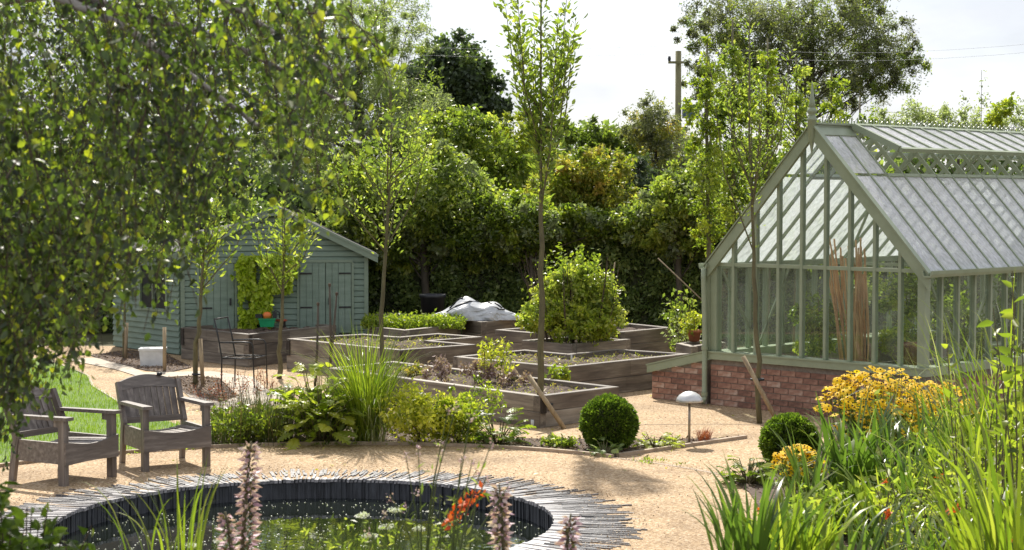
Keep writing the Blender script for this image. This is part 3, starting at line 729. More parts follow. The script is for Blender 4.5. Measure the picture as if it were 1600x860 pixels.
# ================================================================== SHED
def shed():
    A = G(283, 557); rz = R(7)
    root = empty('garden_shed', (A.x, A.y, 0), rz, 'sage green weatherboard shed with gabled roof and double doors', 'shed')
    W = 3.17; E = 1.74; AP = 2.50; D = 4.2
    def roof_z(x): return E + (AP - E) * (1 - abs(x - W / 2) / (W / 2))
    # solid body behind the boards
    body = MB()
    body.add([(0.03, 0.05, 0), (W - 0.03, 0.05, 0), (W - 0.03, 0.05, E), (W / 2, 0.05, AP - 0.03), (0.03, 0.05, E), (0.03, D, 0), (W - 0.03, D, 0), (W - 0.03, D, E), (W / 2, D, AP - 0.03), (0.03, D, E)],
             [(0, 1, 2, 3, 4), (9, 8, 7, 6, 5), (0, 5, 6, 1), (1, 6, 7, 2), (4, 9, 5, 0)])
    wall = body.build('wall', 'shed_paint', root)
    doors = [(0.32, 0.90), (2.00, 3.0 - 0.12)]
    dz = 1.58; bh = 0.098
    k = 0; z = 0.02
    def board(x0, x1, z0, h, cutfn=None):
        if x1 - x0 < 0.04: return
        m = MB()
        xa0, xa1, xb0, xb1 = x0, x1, x0, x1
        if cutfn:
            xa0, xa1 = cutfn(z0); xb0, xb1 = cutfn(z0 + h)
            xa0, xa1 = max(xa0, x0), min(xa1, x1); xb0, xb1 = max(xb0, x0), min(xb1, x1)
            if xb1 - xb0 < 0.02: xb0 = xb1 = W / 2; 
        m.add([(xa0, 0.0, z0), (xa1, 0.0, z0), (xa1, 0.045, z0), (xa0, 0.045, z0),
               (xb0, 0.030, z0 + h), (xb1, 0.030, z0 + h), (xb1, 0.045, z0 + h), (xb0, 0.045, z0 + h),
               (xa0, 0.004, z0 + h * .7), (xa1, 0.004, z0 + h * .7)],
              [(0, 3, 2, 1), (4, 5, 6, 7), (0, 1, 9, 8), (8, 9, 5, 4), (1, 2, 6, 5, 9), (2, 3, 7, 6), (3, 0, 8, 4, 7)])
        m.build('board', 'shed_paint', wall)
    while z < AP - 0.08:
        if z < dz - 0.03:
            xs = [0.05, doors[0][0], doors[0][1], doors[1][0], doors[1][1], W - 0.05]
            for a, b in ((0, 1), (2, 3), (4, 5)): board(xs[a], xs[b], z, bh)
        elif z < E - 0.02:
            board(0.05, W - 0.05, z, bh)
        else:
            f = lambda zz: ((zz - E) / (AP - E) * W / 2 + 0.03, W - (zz - E) / (AP - E) * W / 2 - 0.03)
            board(0.05, W - 0.05, z, min(bh, AP - z), f)
        z += bh
    for x in (0.0, W - 0.07):
        MB().box(x, -0.015, 0, x + 0.07, 0.05, E + 0.02).build('corner_trim', 'shed_trim', root)
    # doors
    for (x0, x1), nd in zip(doors, (1, 2)):
        wd = (x1 - x0) / nd
        MB().box(x0 - 0.03, -0.022, dz, x1 + 0.03, 0.03, dz + 0.05).build('door_head', 'shed_trim', root)
        for i in range(nd):
            d = MB().box(x0 + i * wd + 0.004, -0.004, 0.03, x0 + (i + 1) * wd - 0.004, 0.025, dz - 0.004).build('door', 'shed_paint', root)
            nb = max(4, int(wd / 0.1)); bw = (wd - 0.008) / nb
            for q in range(nb):
                xx = x0 + i * wd + 0.004 + q * bw
                MB().box(xx + 0.004, -0.018, 0.04, xx + bw - 0.004, -0.0045, dz - 0.01).build('door_plank', 'shed_paint', d)
            for hz in (0.35, 0.80, 1.38):
                hx = x0 + 0.01 if i == 0 else x1 - 0.01
                s = 1 if i == 0 else -1
                MB().box(min(hx, hx + s * 0.2), -0.026, hz, max(hx, hx + s * 0.2), -0.0185, hz + 0.028).build('hinge', 'iron', d)
            if i == nd - 1:
                xx = x0 + i * wd + (0.05 if nd == 2 else wd - 0.08)
                MB().box(xx, -0.05, 0.86, xx + 0.03, -0.0185, 0.98).build('padlock', 'iron', d)
        MB().box(x0 - 0.045, -0.015, 0, x0 - 0.004, 0.04, dz - 0.001).build('door_jamb', 'shed_trim', root)
        MB().box(x1 + 0.004, -0.015, 0, x1 + 0.045, 0.04, dz - 0.001).build('door_jamb', 'shed_trim', root)
    # roof
    ov = 0.16
    for s in (-1, 1):
        e = Vector((W / 2 + s * (W / 2 + ov), 0, E - (AP - E) / (W / 2) * ov)); r = Vector((W / 2, 0, AP))
        m = MB(); up = Vector((-(e.z - r.z) * (1 if s > 0 else -1), 0, abs(e.x - r.x))).normalized() * 0.05
        up = Vector((s * abs(up.x), 0, abs(up.z)))
        a0, a1 = Vector((0, -0.1, 0)), Vector((0, D + 0.1, 0))
        r2 = r.copy(); r2.x += s * 0.002
        vs = [r2 + a0, e + a0, e + a1, r2 + a1, r2 + a0 + up, e + a0 + up, e + a1 + up, r2 + a1 + up]
        o = m.add(vs, [(0, 1, 2, 3), (7, 6, 5, 4), (0, 4, 5, 1), (1, 5, 6, 2), (2, 6, 7, 3), (3, 7, 4, 0)]).build('roof', 'shed_roof', root); fix_normals(o)
        # bargeboard
        m = MB(); y0 = -0.135
        dn = Vector((0, 0, -0.13)); f = 0.004 * s
        rr = Vector((W / 2 + f, y0, AP + 0.055)); ee = Vector((e.x, y0, e.z + 0.045))
        th = Vector((0, 0.032, 0))
        o = m.add([rr, ee, ee + dn, rr + dn, rr + th, ee + th, ee + dn + th, rr + dn + th], [(0, 1, 2, 3), (7, 6, 5, 4), (0, 4, 5, 1), (1, 5, 6, 2), (2, 6, 7, 3), (3, 7, 4, 0)]).build('bargeboard', 'shed_trim', root); fix_normals(o)
        m = MB(); rr = Vector((W / 2 + f, y0 - 0.012, AP + 0.065)); ee = Vector((e.x + s * .01, y0 - 0.012, e.z + 0.055)); dn = Vector((0, 0, -0.045)); th = Vector((0, 0.0115, 0))
        o = m.add([rr, ee, ee + dn, rr + dn, rr + th, ee + th, ee + dn + th, rr + dn + th], [(0, 1, 2, 3), (7, 6, 5, 4), (0, 4, 5, 1), (1, 5, 6, 2), (2, 6, 7, 3), (3, 7, 4, 0)]).build('verge_strip', 'shed_trim', root); fix_normals(o)
    MB().add([(W / 2 - .07, -0.155, AP - .12), (W / 2 + .07, -0.155, AP - .12), (W / 2 + .07, -0.155, AP + .02), (W / 2, -0.155, AP + .12), (W / 2 - .07, -0.155, AP + .02),
              (W / 2 - .07, -0.149, AP - .12), (W / 2 + .07, -0.149, AP - .12), (W / 2 + .07, -0.149, AP + .02), (W / 2, -0.149, AP + .12), (W / 2 - .07, -0.149, AP + .02)],
             [(0, 1, 2, 3, 4), (9, 8, 7, 6, 5), (0, 5, 6, 1), (1, 6, 7, 2), (2, 7, 8, 3), (3, 8, 9, 4), (4, 9, 5, 0)]).build('apex_diamond', 'shed_trim', root)
    # annex: a lower wing turned away to the left
    B = G(281, 556); w = Vector((G(190, 544) - B)[:2]); ang = math.atan2(-w.y, -w.x)
    rt = empty('shed_annex', (B.x - 0.03, B.y + 0.05, 0), ang, 'lower green boarded wing left of the gabled shed with dark window', 'shed')
    L = 2.3; H = 1.72
    wl_ = MB().box(-L, 0.05, 0, 0, 2.5, H).build('wall', 'shed_paint', rt)
    z = 0.02
    while z < H - 0.05:
        for x0, x1 in ((-L, 0),) if (z < 0.72 or z > 1.5) else ((-L, -1.32), (-0.36, 0)):
            MB().add([(x0, 0, z), (x1, 0, z), (x1, .049, z), (x0, .049, z), (x0, .03, z + bh), (x1, .03, z + bh), (x1, .049, z + bh), (x0, .049, z + bh)],
                     [(0, 3, 2, 1), (4, 5, 6, 7), (0, 1, 5, 4), (1, 2, 6, 5), (2, 3, 7, 6), (3, 0, 4, 7)]).build('board', 'shed_paint', wl_)
        z += bh
    wn_ = MB().box(-1.32, -0.02, 0.72, -0.36, 0.049, 0.76).box(-1.32, -0.02, 1.50, -0.36, 0.049, 1.56).box(-1.32, -0.015, 0.76, -1.27, 0.049, 1.50).box(-0.41, -0.015, 0.76, -0.36, 0.049, 1.50).box(-0.87, -0.015, 0.76, -0.82, 0.049, 1.50).build('window', 'shed_trim', rt)
    MB().box(-1.27, 0.02, 0.76, -0.87, 0.03, 1.50).build('pane', 'plastic_black', wn_)
    MB().box(-0.82, 0.02, 0.76, -0.41, 0.03, 1.50).build('pane', 'plastic_black', wn_)
    m = MB().add([(-L - .1, -0.12, H - .02), (0.1, -0.12, H - .02), (0.1, 2.6, H + .4), (-L - .1, 2.6, H + .4), (-L - .1, -0.12, H + .05), (0.1, -0.12, H + .05), (0.1, 2.6, H + .47), (-L - .1, 2.6, H + .47)],
             [(0, 3, 2, 1), (4, 5, 6, 7), (0, 1, 5, 4), (1, 2, 6, 5), (2, 3, 7, 6), (3, 0, 4, 7)]).build('roof', 'shed_roof', rt)
    return root, A, rz
shed_root, shedA, shed_rz = shed()

# ================================================================== GREENHOUSE
GU = Vector((0.70, -0.714, 0)).normalized(); GV = Vector((0.714, 0.70, 0)).normalized()
GA = G(1110, 632.5)
GW, GL, GE, GR = 3.20, 7.4, 1.84, 3.56
gang = math.atan2(GU.y, GU.x)
def greenhouse():
    root = empty('greenhouse', (GA.x, GA.y, 0), gang, 'Victorian style sage green glasshouse on a low brick wall', 'greenhouse')
    # local x = along the gable, y = along its length
    WH = 0.60; NB = 9; bw = GW / NB; NL = 20; lw = GL / NL; SL = (GR - GE) / (GW / 2)
    P_ = lambda name, mb, mat='sage_paint', par=root: mb.build(name, mat, par)
    # brick base
    def brick_wall(L, H, x0, y0, rz, name, depth, cut=None):
        w = P_(name, MB().box(0, 0.012, 0, L, depth, H - 0.002 if cut is None else 0.02), 'mortar')
        w.location = (x0, y0, 0); w.rotation_euler = (0, 0, rz)
        return w
    def bricks(w, L, H, off=0.0, topf=None, maxx=None):
        bl, bhh, j = 0.215, 0.065, 0.011
        me = MB().add([(0, 0, 0), (bl, 0, 0), (bl, 0.02, 0), (0, 0.02, 0), (0, 0, bhh), (bl, 0, bhh), (bl, 0.02, bhh), (0, 0.02, bhh)],
                      [(0, 3, 2, 1), (4, 5, 6, 7), (0, 1, 5, 4), (1, 2, 6, 5), (2, 3, 7, 6), (3, 0, 4, 7)]).mesh('brick', 'brick_clay')
        z = 0.005; r = 0
        while z + bhh < H + 0.001:
            x = -0.11 if r % 2 else 0.0
            while x < (maxx or L) - 0.03:
                xa = max(x, 0); xb = min(x + bl, L)
                if topf and z + bhh > topf((xa + xb) / 2): x += bl + j; continue
                if xb - xa > 0.05:
                    o = link('brick', me, w, (xa, random.uniform(0.0, 0.005), z)); o.scale = ((xb - xa) / bl, 1, 1)
                x += bl + j
            z += bhh + j; r += 1
    w = brick_wall(GW, WH, 0, 0, 0, 'brick_base', 0.22); bricks(w, GW, WH)
    w = brick_wall(GL, WH, GW, 0.222, R(90), 'brick_base', 0.22); bricks(w, GL, WH, maxx=3.0)
    w = brick_wall(GL, WH, 0.222, 0.222, R(90), 'brick_base', 0.22)
    w = brick_wall(GW - .46, WH, 0.23, GL - 0.2, 0, 'brick_base', 0.2)
    # sills
    P_('sill', MB().box(-0.04, -0.05, WH, GW + 0.04, 0.14, WH + 0.085))
    P_('sill', MB().box(-0.05, -0.065, WH + 0.086, GW + 0.05, 0.15, WH + 0.105))
    P_('sill', MB().box(GW - 0.14, 0.142, WH, GW + 0.042, GL, WH + 0.103))
    P_('sill', MB().box(-0.042, 0.142, WH, 0.14, GL, WH + 0.103))
    SZ = WH + 0.107
    # posts and mullions of the gable
    for x in (0.0, GW - 0.10): P_('corner_post', MB().box(x, -0.01, SZ, x + 0.10, 0.10, GE))
    rz = lambda x: GE + SL * (min(x, GW - x))
    for i in range(1, NB):
        x = i * bw; P_('mullion', MB().box(x - 0.02, 0.0, SZ, x + 0.02, 0.07, rz(x) - 0.06))
    P_('transom', MB().box(0.10, 0.005, GE - 0.03, GW - 0.10, 0.06, GE + 0.015))
    # gable panes
    for i in range(NB):
        x0, x1 = i * bw + (0.02 if i else 0.10), (i + 1) * bw - (0.02 if i < NB - 1 else 0.10)
        P_('pane', MB().box(x0, 0.03, SZ, x1, 0.034, GE - 0.031), 'glass_wall')
        z0 = GE + 0.016; pts = [(x0, z0), (x1, z0), (x1, rz(x1) - 0.02)]
        if x0 < GW / 2 < x1: pts.append((GW / 2, rz(GW / 2) - 0.02))
        pts.append((x0, rz(x0) - 0.02))
        n = len(pts); pts = [(a, max(b, z0 + 0.001)) for a, b in pts]
        P_('pane', MB().add([(a, 0.03, b) for a, b in pts] + [(a, 0.034, b) for a, b in pts], [tuple(range(n)), tuple(range(2 * n - 1, n - 1, -1))]), 'glass_wall')
    # rake boards
    for s in (-1, 1):
        cx = GW / 2
        e = Vector((cx + s * (GW / 2 + 0.07), -0.05, GE - SL * 0.07 + 0.03)); r = Vector((cx + s * 0.003, -0.05, GR + 0.035))
        m = MB(); dn = Vector((0, 0, -0.185)); th = Vector((0, 0.05, 0))
        o = P_('rake_board', m.add([r, e, e + dn, r + dn, r + th, e + th, e + dn + th, r + dn + th], [(0, 1, 2, 3), (7, 6, 5, 4), (0, 4, 5, 1), (1, 5, 6, 2), (2, 6, 7, 3), (3, 7, 4, 0)])); fix_normals(o)
        m = MB(); up = Vector((0, 0, 0.022)); r2 = r + Vector((0, -0.02, 0.001)); e2 = e + Vector((s * 0.01, -0.02, 0.001)); th = Vector((0, 0.085, 0))
        o = P_('rake_capping', m.add([r2 + up, e2 + up, e2, r2, r2 + up + th, e2 + up + th, e2 + th, r2 + th], [(0, 1, 2, 3), (7, 6, 5, 4), (0, 4, 5, 1), (1, 5, 6, 2), (2, 6, 7, 3), (3, 7, 4, 0)])); fix_normals(o)
    # the same gable at the far end, lighter
    fe = MB()
    for i in range(1, NB): fe.box(i * bw - 0.02, GL - 0.05, SZ, i * bw + 0.02, GL, rz(i * bw) - 0.02)
    fe.box(0, GL - 0.08, SZ, 0.1, GL, GE); fe.box(GW - .1, GL - 0.08, SZ, GW, GL, GE); fe.box(.1, GL - .055, GE - .03, GW - .1, GL - .005, GE + .015)
    P_('far_gable_frame', fe)
    # roof bars, panes
    n_s = Vector((SL, 0, 1)).normalized()
    for s in (-1, 1):
        cx = GW / 2
        for i in range(1, NL + 1):
            y = i * lw
            a = Vector((cx + s * 0.03, y, GR - 0.03 * SL)); b = Vector((cx + s * (GW / 2 + 0.02), y, GE - 0.02 * SL))
            P_('roof_bar', MB().bar(a, b, 0.027, 0.05, Vector((s * SL, 0, 1)).normalized()))
        for i in range(NL):
            y0, y1 = i * lw + 0.018, (i + 1) * lw - 0.018
            if i == 0: y0 = 0.03
            for k, (f0, f1) in enumerate(((0.03, 0.545), (0.58, GW / 2 + 0.03))):
                if k == 0 and i >= 2: continue     # the ridge vent is open here
                a = Vector((cx + s * f0, 0, GR - f0 * SL + 0.012)); b = Vector((cx + s * f1, 0, GE - (f1 - GW / 2) * SL + 0.012))
                vs = [Vector((a.x, y0, a.z)), Vector((b.x, y0, b.z)), Vector((b.x, y1, b.z)), Vector((a.x, y1, a.z))]
                th = Vector((s * SL, 0, 1)).normalized() * 0.004
                P_('roof_pane', MB().add(vs + [v + th for v in vs], [(0, 1, 2, 3), (7, 6, 5, 4), (0, 4, 5, 1), (2, 6, 7, 3)]), 'glass_roof')
        # rail below the vent opening
        f = 0.56; y0 = 2 * lw
        P_('purlin', MB().bar(Vector((cx + s * f, y0 - 0.02, GR - f * SL - 0.0)), Vector((cx + s * f, GL, GR - f * SL)), 0.05, 0.05, Vector((s * SL, 0, 1)).normalized()))
        # gutter at the eaves
        ex = cx + s * (GW / 2 + 0.05)
        prof = [(-0.065, -0.04), (-0.05, -0.075), (0.045, -0.075), (0.065, -0.04), (0.07, 0.0), (0.055, 0.0), (0.04, -0.055), (-0.04, -0.055), (-0.055, 0.0), (-0.07, 0.0)]
        M = Matrix.Translation((ex + s * .02, 0, GE - 0.0)) @ Matrix.Rotation(R(90), 4, 'Z')
        o = P_('gutter', MB().prism(prof, -0.09, GL, M)); fix_normals(o)
        P_('eaves_beam', MB().box(cx + s * GW / 2 - 0.05, 0.101, GE - 0.075, cx + s * GW / 2 + 0.048, GL, GE - 0.005))
        # side wall mullions and panes
        xw = 0.0 if s == -1 else GW - 0.07
        for i in range(1, NL):
            y = i * lw; P_('mullion', MB().box(xw, y - 0.02, SZ, xw + 0.07, y + 0.02, GE - 0.077))
        for i in range(NL):
            P_('pane', MB().box(xw + 0.033, i * lw + (0.022 if i else 0.102), SZ, xw + 0.037, (i + 1) * lw - 0.022, GE - 0.078), 'glass_wall')
    P_('ridge', MB().box(GW / 2 - 0.03, 0.0, GR - 0.06, GW / 2 + 0.03, GL, GR + 0.03))
    P_('ridge_capping', MB().box(GW / 2 - 0.055, -0.02, GR + 0.031, GW / 2 + 0.055, GL, GR + 0.052))
    # plank below the ridge on the fixed bays
    P_('ridge_fascia', MB().bar(Vector((GW / 2 + 0.075, 0.0, GR - 0.06)), Vector((GW / 2 + 0.075, 2 * lw, GR - 0.06)), 0.13, 0.03, Vector((SL, 0, 1)).normalized()))
    # raised ridge vent, one long light hinged at the ridge
    be = R(24); VL = 0.80; dv = Vector((math.cos(be), 0, -math.sin(be))); o0 = Vector((GW / 2 + 0.05, 0, GR + 0.045)); nv = Vector((math.sin(be), 0, math.cos(be)))
    y0 = 2 * lw
    vent = P_('ridge_vent', MB().bar(o0 + dv * VL + Vector((0, y0 - .03, 0)), o0 + dv * VL + Vector((0, GL, 0)), 0.05, 0.05, nv).bar(o0 + dv * .02 + Vector((0, y0 - .03, 0)), o0 + dv * .02 + Vector((0, GL, 0)), 0.05, 0.04, nv))
    for i in range(2, NL + 1):
        y = i * lw - (0.0 if i > 2 else 0.02)
        P_('vent_bar', MB().bar(o0 + Vector((0, y, 0)) + dv * 0.046, o0 + dv * (VL - .026) + Vector((0, y, 0)), 0.035 if i > 2 else .05, 0.045 if i > 2 else .075, nv), par=vent)
    for i in range(2, NL):
        ya, yb = i * lw + 0.02, (i + 1) * lw - 0.02
        vs = [o0 + dv * .045 + Vector((0, ya, 0)), o0 + dv * (VL - .03) + Vector((0, ya, 0)), o0 + dv * (VL - .03) + Vector((0, yb, 0)), o0 + dv * .045 + Vector((0, yb, 0))]
        P_('vent_pane', MB().add(vs + [v + nv * .004 for v in vs], [(0, 1, 2, 3), (7, 6, 5, 4)]), 'glass_roof', vent)
    dv2 = Vector((-dv.x, 0, dv.z)); nv2 = Vector((-nv.x, 0, nv.z)); o2 = Vector((GW / 2 - 0.05, 0, GR + 0.045))
    v2 = P_('ridge_vent', MB().bar(o2 + dv2 * VL + Vector((0, y0 - .03, 0)), o2 + dv2 * VL + Vector((0, GL, 0)), 0.05, 0.05, nv2).bar(o2 + dv2 * .02 + Vector((0, y0 - .03, 0)), o2 + dv2 * .02 + Vector((0, GL, 0)), 0.05, 0.04, nv2))
    for i in range(2, NL + 1): y = i * lw - (0.0 if i > 2 else 0.02); P_('vent_bar', MB().bar(o2 + Vector((0, y, 0)) + dv2 * 0.046, o2 + dv2 * (VL - .026) + Vector((0, y, 0)), 0.03, 0.045, nv2), par=v2)
    vg = MB()
    for i in range(3, NL, 4):  # opening gear
        y = (i + .5) * lw; p0 = Vector((GW / 2 + .45, y, GR - .45 * SL)); p1 = o0 + dv * (VL - .1) + Vector((0, y, 0))
        vg.bar(p0, p1, 0.025, 0.04); vg.bar(p0 + Vector((0, .08, 0)), p0 + Vector((-.25, 0, -.15)), 0.03, 0.03)
    P_('vent_gear', vg)['kind'] = 'stuff'
    # cresting
    cr = MB(); y = 0.12; k = 0
    while y < GL:
        hh = 0.095 if k % 2 else 0.06
        cr.add([(GW / 2 - .004, y - .018, GR + .051), (GW / 2 - .004, y + .018, GR + .051), (GW / 2 - .004, y + .006, GR + .051 + hh * .55), (GW / 2 - .004, y + .02, GR + .051 + hh * .8), (GW / 2 - .004, y, GR + .051 + hh), (GW / 2 - .004, y - .02, GR + .051 + hh * .8), (GW / 2 - .004, y - .006, GR + .051 + hh * .55)] +
               [(GW / 2 + .004, y - .018, GR + .051), (GW / 2 + .004, y + .018, GR + .051), (GW / 2 + .004, y + .006, GR + .051 + hh * .55), (GW / 2 + .004, y + .02, GR + .051 + hh * .8), (GW / 2 + .004, y, GR + .051 + hh), (GW / 2 + .004, y - .02, GR + .051 + hh * .8), (GW / 2 + .004, y - .006, GR + .051 + hh * .55)],
               [tuple(range(7)), tuple(range(13, 6, -1))] + [(i, i + 7, (i + 1) % 7 + 7, (i + 1) % 7) for i in range(7)])
        y += 0.062; k += 1
    P_('ridge_cresting', cr)
    # finials
    for yy in (-0.03, GL - .05):
        P_('finial', MB().lathe([(0.0, -0.36), (0.012, -0.3), (0.035, -0.16), (0.052, -0.13), (0.055, 0.07), (0.065, 0.08), (0.065, 0.1), (0.045, 0.115), (0.04, 0.15), (0.058, 0.17), (0.062, 0.2), (0.045, 0.225), (0.03, 0.235), (0.042, 0.245), (0.034, 0.3), (0.016, 0.45), (0.004, 0.55), (0.0, 0.56)], 14, (GW / 2, yy - 0.01, GR)))
    # downpipe with shoe
    P_('downpipe', MB().tube([(-0.05, -0.09, GE - 0.07), (-0.05, -0.09, GE - .2), (-0.03, -0.085, 1.0), (-0.03, -0.085, 0.09), (-0.03, -0.13, 0.03)], 0.034, 12).lathe([(0.045, 0), (0.045, 0.05)], 12, (-0.03, -0.085, 0.72)).lathe([(0.045, 0), (0.045, 0.05)], 12, (-0.03, -0.085, 0.12)))
    P_('pilaster', MB().box(-0.09, -0.03, SZ + .001, -0.004, 0.08, GE - .08))
    # inner ties and roof braces
    br = MB()
    for y in (2.45, 4.9): 
        br.bar((0.07, y, GE - .05), (GW - .07, y, GE - .05), 0.03, 0.04); br.bar((0.07, y, 1.15), (.75, y, GE + .66), 0.025, 0.03); br.bar((GW - .07, y, 1.15), (GW - .75, y, GE + .66), 0.025, 0.03)
        br.bar((.75, y, GE + .74), (GW - .75, y, GE + .74), 0.025, 0.03)
    for s in (0.06, GW - 0.06):
        br.bar((s, .15, 1.75), (s, 0.9, 0.75), 0.02, 0.035); br.bar((s, 1.6, 1.75), (s, 0.95, 0.75), 0.02, 0.035); br.bar((s, 2.6, 1.75), (s, 3.4, 0.75), 0.02, 0.035)
    P_('inner_brace', br)
    # stone floor of the house
    P_('floor', MB().box(0.235, 0.235, 0.003, GW - .235, GL - .22, 0.03), 'stone')
    # cold frame against the left flank: brick end wall with sloping green light
    cf = empty('cold_frame', (0, 0, 0), gang, 'low brick cold frame with sloping green lid beside the greenhouse', 'cold frame')
    CW = 0.93; cf.location = GA - GU * (CW + 0.075)
    tf = lambda x: 0.345 + (0.575 - 0.345) * x / CW
    ww = MB().add([(0, 0.012, 0), (CW, 0.012, 0), (CW, 0.012, tf(CW)), (0, 0.012, tf(0)), (0, 2.4, 0), (CW, 2.4, 0), (CW, 2.4, tf(CW)), (0, 2.4, tf(0))],
                  [(0, 1, 2, 3), (7, 6, 5, 4), (0, 3, 7, 4), (1, 5, 6, 2), (0, 4, 5, 1)]).build('brick_wall', 'mortar', cf)
    bricks(ww, CW, 0.58, topf=lambda x: tf(x) + 0.02)
    lid = MB().add([(-.05, -.05, tf(0) - 0.0), (CW, -.05, tf(CW)), (CW, -.05, tf(CW) + .105), (-.05, -.05, tf(0) + .095), (-.05, -.0, tf(0) - 0.0), (CW, -.0, tf(CW)), (CW, 0, tf(CW) + .105), (-.05, 0, tf(0) + .095)],
             [(0, 1, 2, 3), (7, 6, 5, 4), (0, 3, 7, 4), (1, 5, 6, 2), (0, 4, 5, 1), (2, 6, 7, 3)]).build('lid_frame', 'sage_paint', cf)
    MB().add([(-.06, -.06, tf(0) + .097), (CW, -.06, tf(CW) + .107), (CW, 0.02, tf(CW) + .107), (-.06, 0.02, tf(0) + .097), (-.06, -.06, tf(0) + .115), (CW, -.06, tf(CW) + .125), (CW, 0.02, tf(CW) + .125), (-.06, 0.02, tf(0) + .115)],
             [(0, 1, 2, 3), (7, 6, 5, 4), (0, 4, 5, 1), (1, 5, 6, 2), (2, 6, 7, 3), (3, 7, 4, 0)]).build('lid_rail', 'sage_paint', cf)
    for i in range(4):
        a, b = 0.03 + i * .6, .6 + i * .6
        MB().add([(0, a, tf(0) + .06), (CW, a, tf(CW) + .07), (CW, b, tf(CW) + .07), (0, b, tf(0) + .06)], [(0, 1, 2, 3)]).build('pane', 'glass_wall', cf)
        MB().box(-.03, b + .001, tf(0) + .02, 0.04, b + .03, tf(0) + .08).bar((0, b + .015, tf(0) + .06), (CW, b + .015, tf(CW) + .07), 0.03, 0.04).build('lid_bar', 'sage_paint', cf)
    return root
greenhouse()
def gl(x, y, z=0): return GA + GU * x + GV * y + Vector((0, 0, z))

# greenhouse contents
def inside():
    # staging benches
    def bench(x, y, rz, label, L=1.8, W=0.55, H=0.72, sh=True):
        r = empty('staging_bench', gl(x, y, 0.03), gang + rz, label, 'bench')
        n = 5
        for i in range(n): MB().box(0, i * W / n + .004, H, L, (i + 1) * W / n - .006, H + .02).build('slat', 'sage_paint', r)
        for a in (0.03, L - .07):
            for b in (0.02, W - .06): MB().box(a, b, 0, a + .04, b + .04, H - .001).build('leg', 'sage_paint', r)
        MB().box(0, .005, H * .4, L, W - .01, H * .4 + .02).build('shelf', 'sleeper_wood', r)
    bench(2.55, 2.4, R(90), 'slatted green staging bench along the right glass wall', 2.4)
    bench(0.75, 2.6, R(90), 'slatted green staging bench along the left glass wall', 2.2, .5)
    # box planter inside, low
    r = empty('wooden_trough', gl(1.95, .75, 0.03), gang, 'low dark timber trough behind the right glass panes', 'trough')
    for k in range(3):
        MB().box(0, 0, k * .2, 1.0, .04, k * .2 + .19, ch=.005).build('plank', 'sleeper_wood', r)
        MB().box(0, .95, k * .2, 1.0, .99, k * .2 + .19, ch=.005).build('plank', 'sleeper_wood', r)
        MB().box(0, .041, k * .2, .04, .949, k * .2 + .19).build('plank', 'sleeper_wood', r)
        MB().box(.96, .041, k * .2, 1.0, .949, k * .2 + .19).build('plank', 'sleeper_wood', r)
    MB().box(.04, .04, .5, .96, .95, .53).build('soil', 'soil', r)
    # maroon pot
    r = empty('flower_pot', gl(2.42, 1.0, 0.56), 0, 'dark red glazed pot on the trough inside the greenhouse', 'pot')
    MB().lathe([(0.0, 0), (0.12, 0), (0.17, .28), (.185, .29), (.185, .33), (.16, .33), (.15, .27), (0, .27)], 20).build('pot', 'pot_red', r)
    # bamboo canes
    r = empty('cane_bundle', gl(1.5, 1.0, 0.03), 0, 'tall bundle of orange bamboo canes leaning inside the greenhouse', 'canes')
    def canes(m, n, bx, by, lean, H, sp):
        for i in range(n):
            x, y = bx + random.gauss(0, .05), by + random.gauss(0, .05); h = H + random.uniform(-.3, .25)
            MB().tube([(x, y, 0), (x + lean[0] * .5 + random.gauss(0, sp * .4), y + lean[1] * .5, h / 2), (x + lean[0] + random.gauss(0, sp), y + lean[1] + random.gauss(0, sp), h)], 0.0115, 6).build('cane', 'cane', r)
    canes(None, 24, 0.08, -.02, (-0.02, 0.05), 1.95, .05)
    r = empty('cane_bundle', gl(1.15, 1.5, 0.03), 0, 'second bundle of reddish canes leaning left behind the first', 'canes')
    canes(None, 12, 0, 0, (-.22, .1), 1.95, .04)
    # shelf on the right side
    # plants inside
    for (x, y, h, lab, n, mt) in ((0.55, 1.6, 1.45, 'tomato plant with thin leaves behind the left panes', 2600, 'leaf_green'), (1.0, 3.0, 1.9, 'tall leafy climbing plant in the middle of the glasshouse', 3600, 'leaf_green'), (2.2, 3.6, 1.6, 'leafy plant behind the cane bundles', 2600, 'leaf_hedge'), (0.7, 4.6, 1.7, 'leafy plant at the far left inside the glasshouse', 2600, 'leaf_hedge'), (2.75, 1.6, 1.5, 'leafy plant beside the right hand glass wall', 2200, 'leaf_green')):
        p = gl(x, y, 0.03); r = empty('greenhouse_plant', p, 0, lab, 'plant', 'plants growing inside the greenhouse')
        o, cc = crown('foliage', [(0, 0, h * .62, .34, .34, h * .42)], n, mt, r, L=0.07, W=0.42, clumps=26, cr=.22, inner=.1)
        limbs([(0, 0, 0), (0.02, 0, h * .4), (0, .02, h * .9)], [.014, .012, .006], [tuple(c) for c in cc], r, 'bark_young', 'stem', .6, maxn=10)
    # crumpled white bag on the left
    r = MB(); 
    bmx = bmesh.new(); bmesh.ops.create_icosphere(bmx, subdivisions=4, radius=.3)
    for v in bmx.verts:
        n_ = mnoise.noise(v.co * 5); v.co = Vector((v.co.x * 1.3, v.co.y, max(v.co.z * .8, -.2))) * (1 + .35 * n_)
    me = bpy.data.meshes.new('compost_bag'); bmx.to_mesh(me); bmx.free(); me.materials.append(MATS['tarp'])
    o = link('compost_bag', me, None, gl(.55, .75, .3)); tag(o, 'white crumpled sack on the floor behind the left panes', 'sack')
surf('pot_red', [(0.3, (0.10, 0.018, 0.014)), (0.7, (0.16, 0.03, 0.022))], rough=0.5, bump=0.1)
inside()

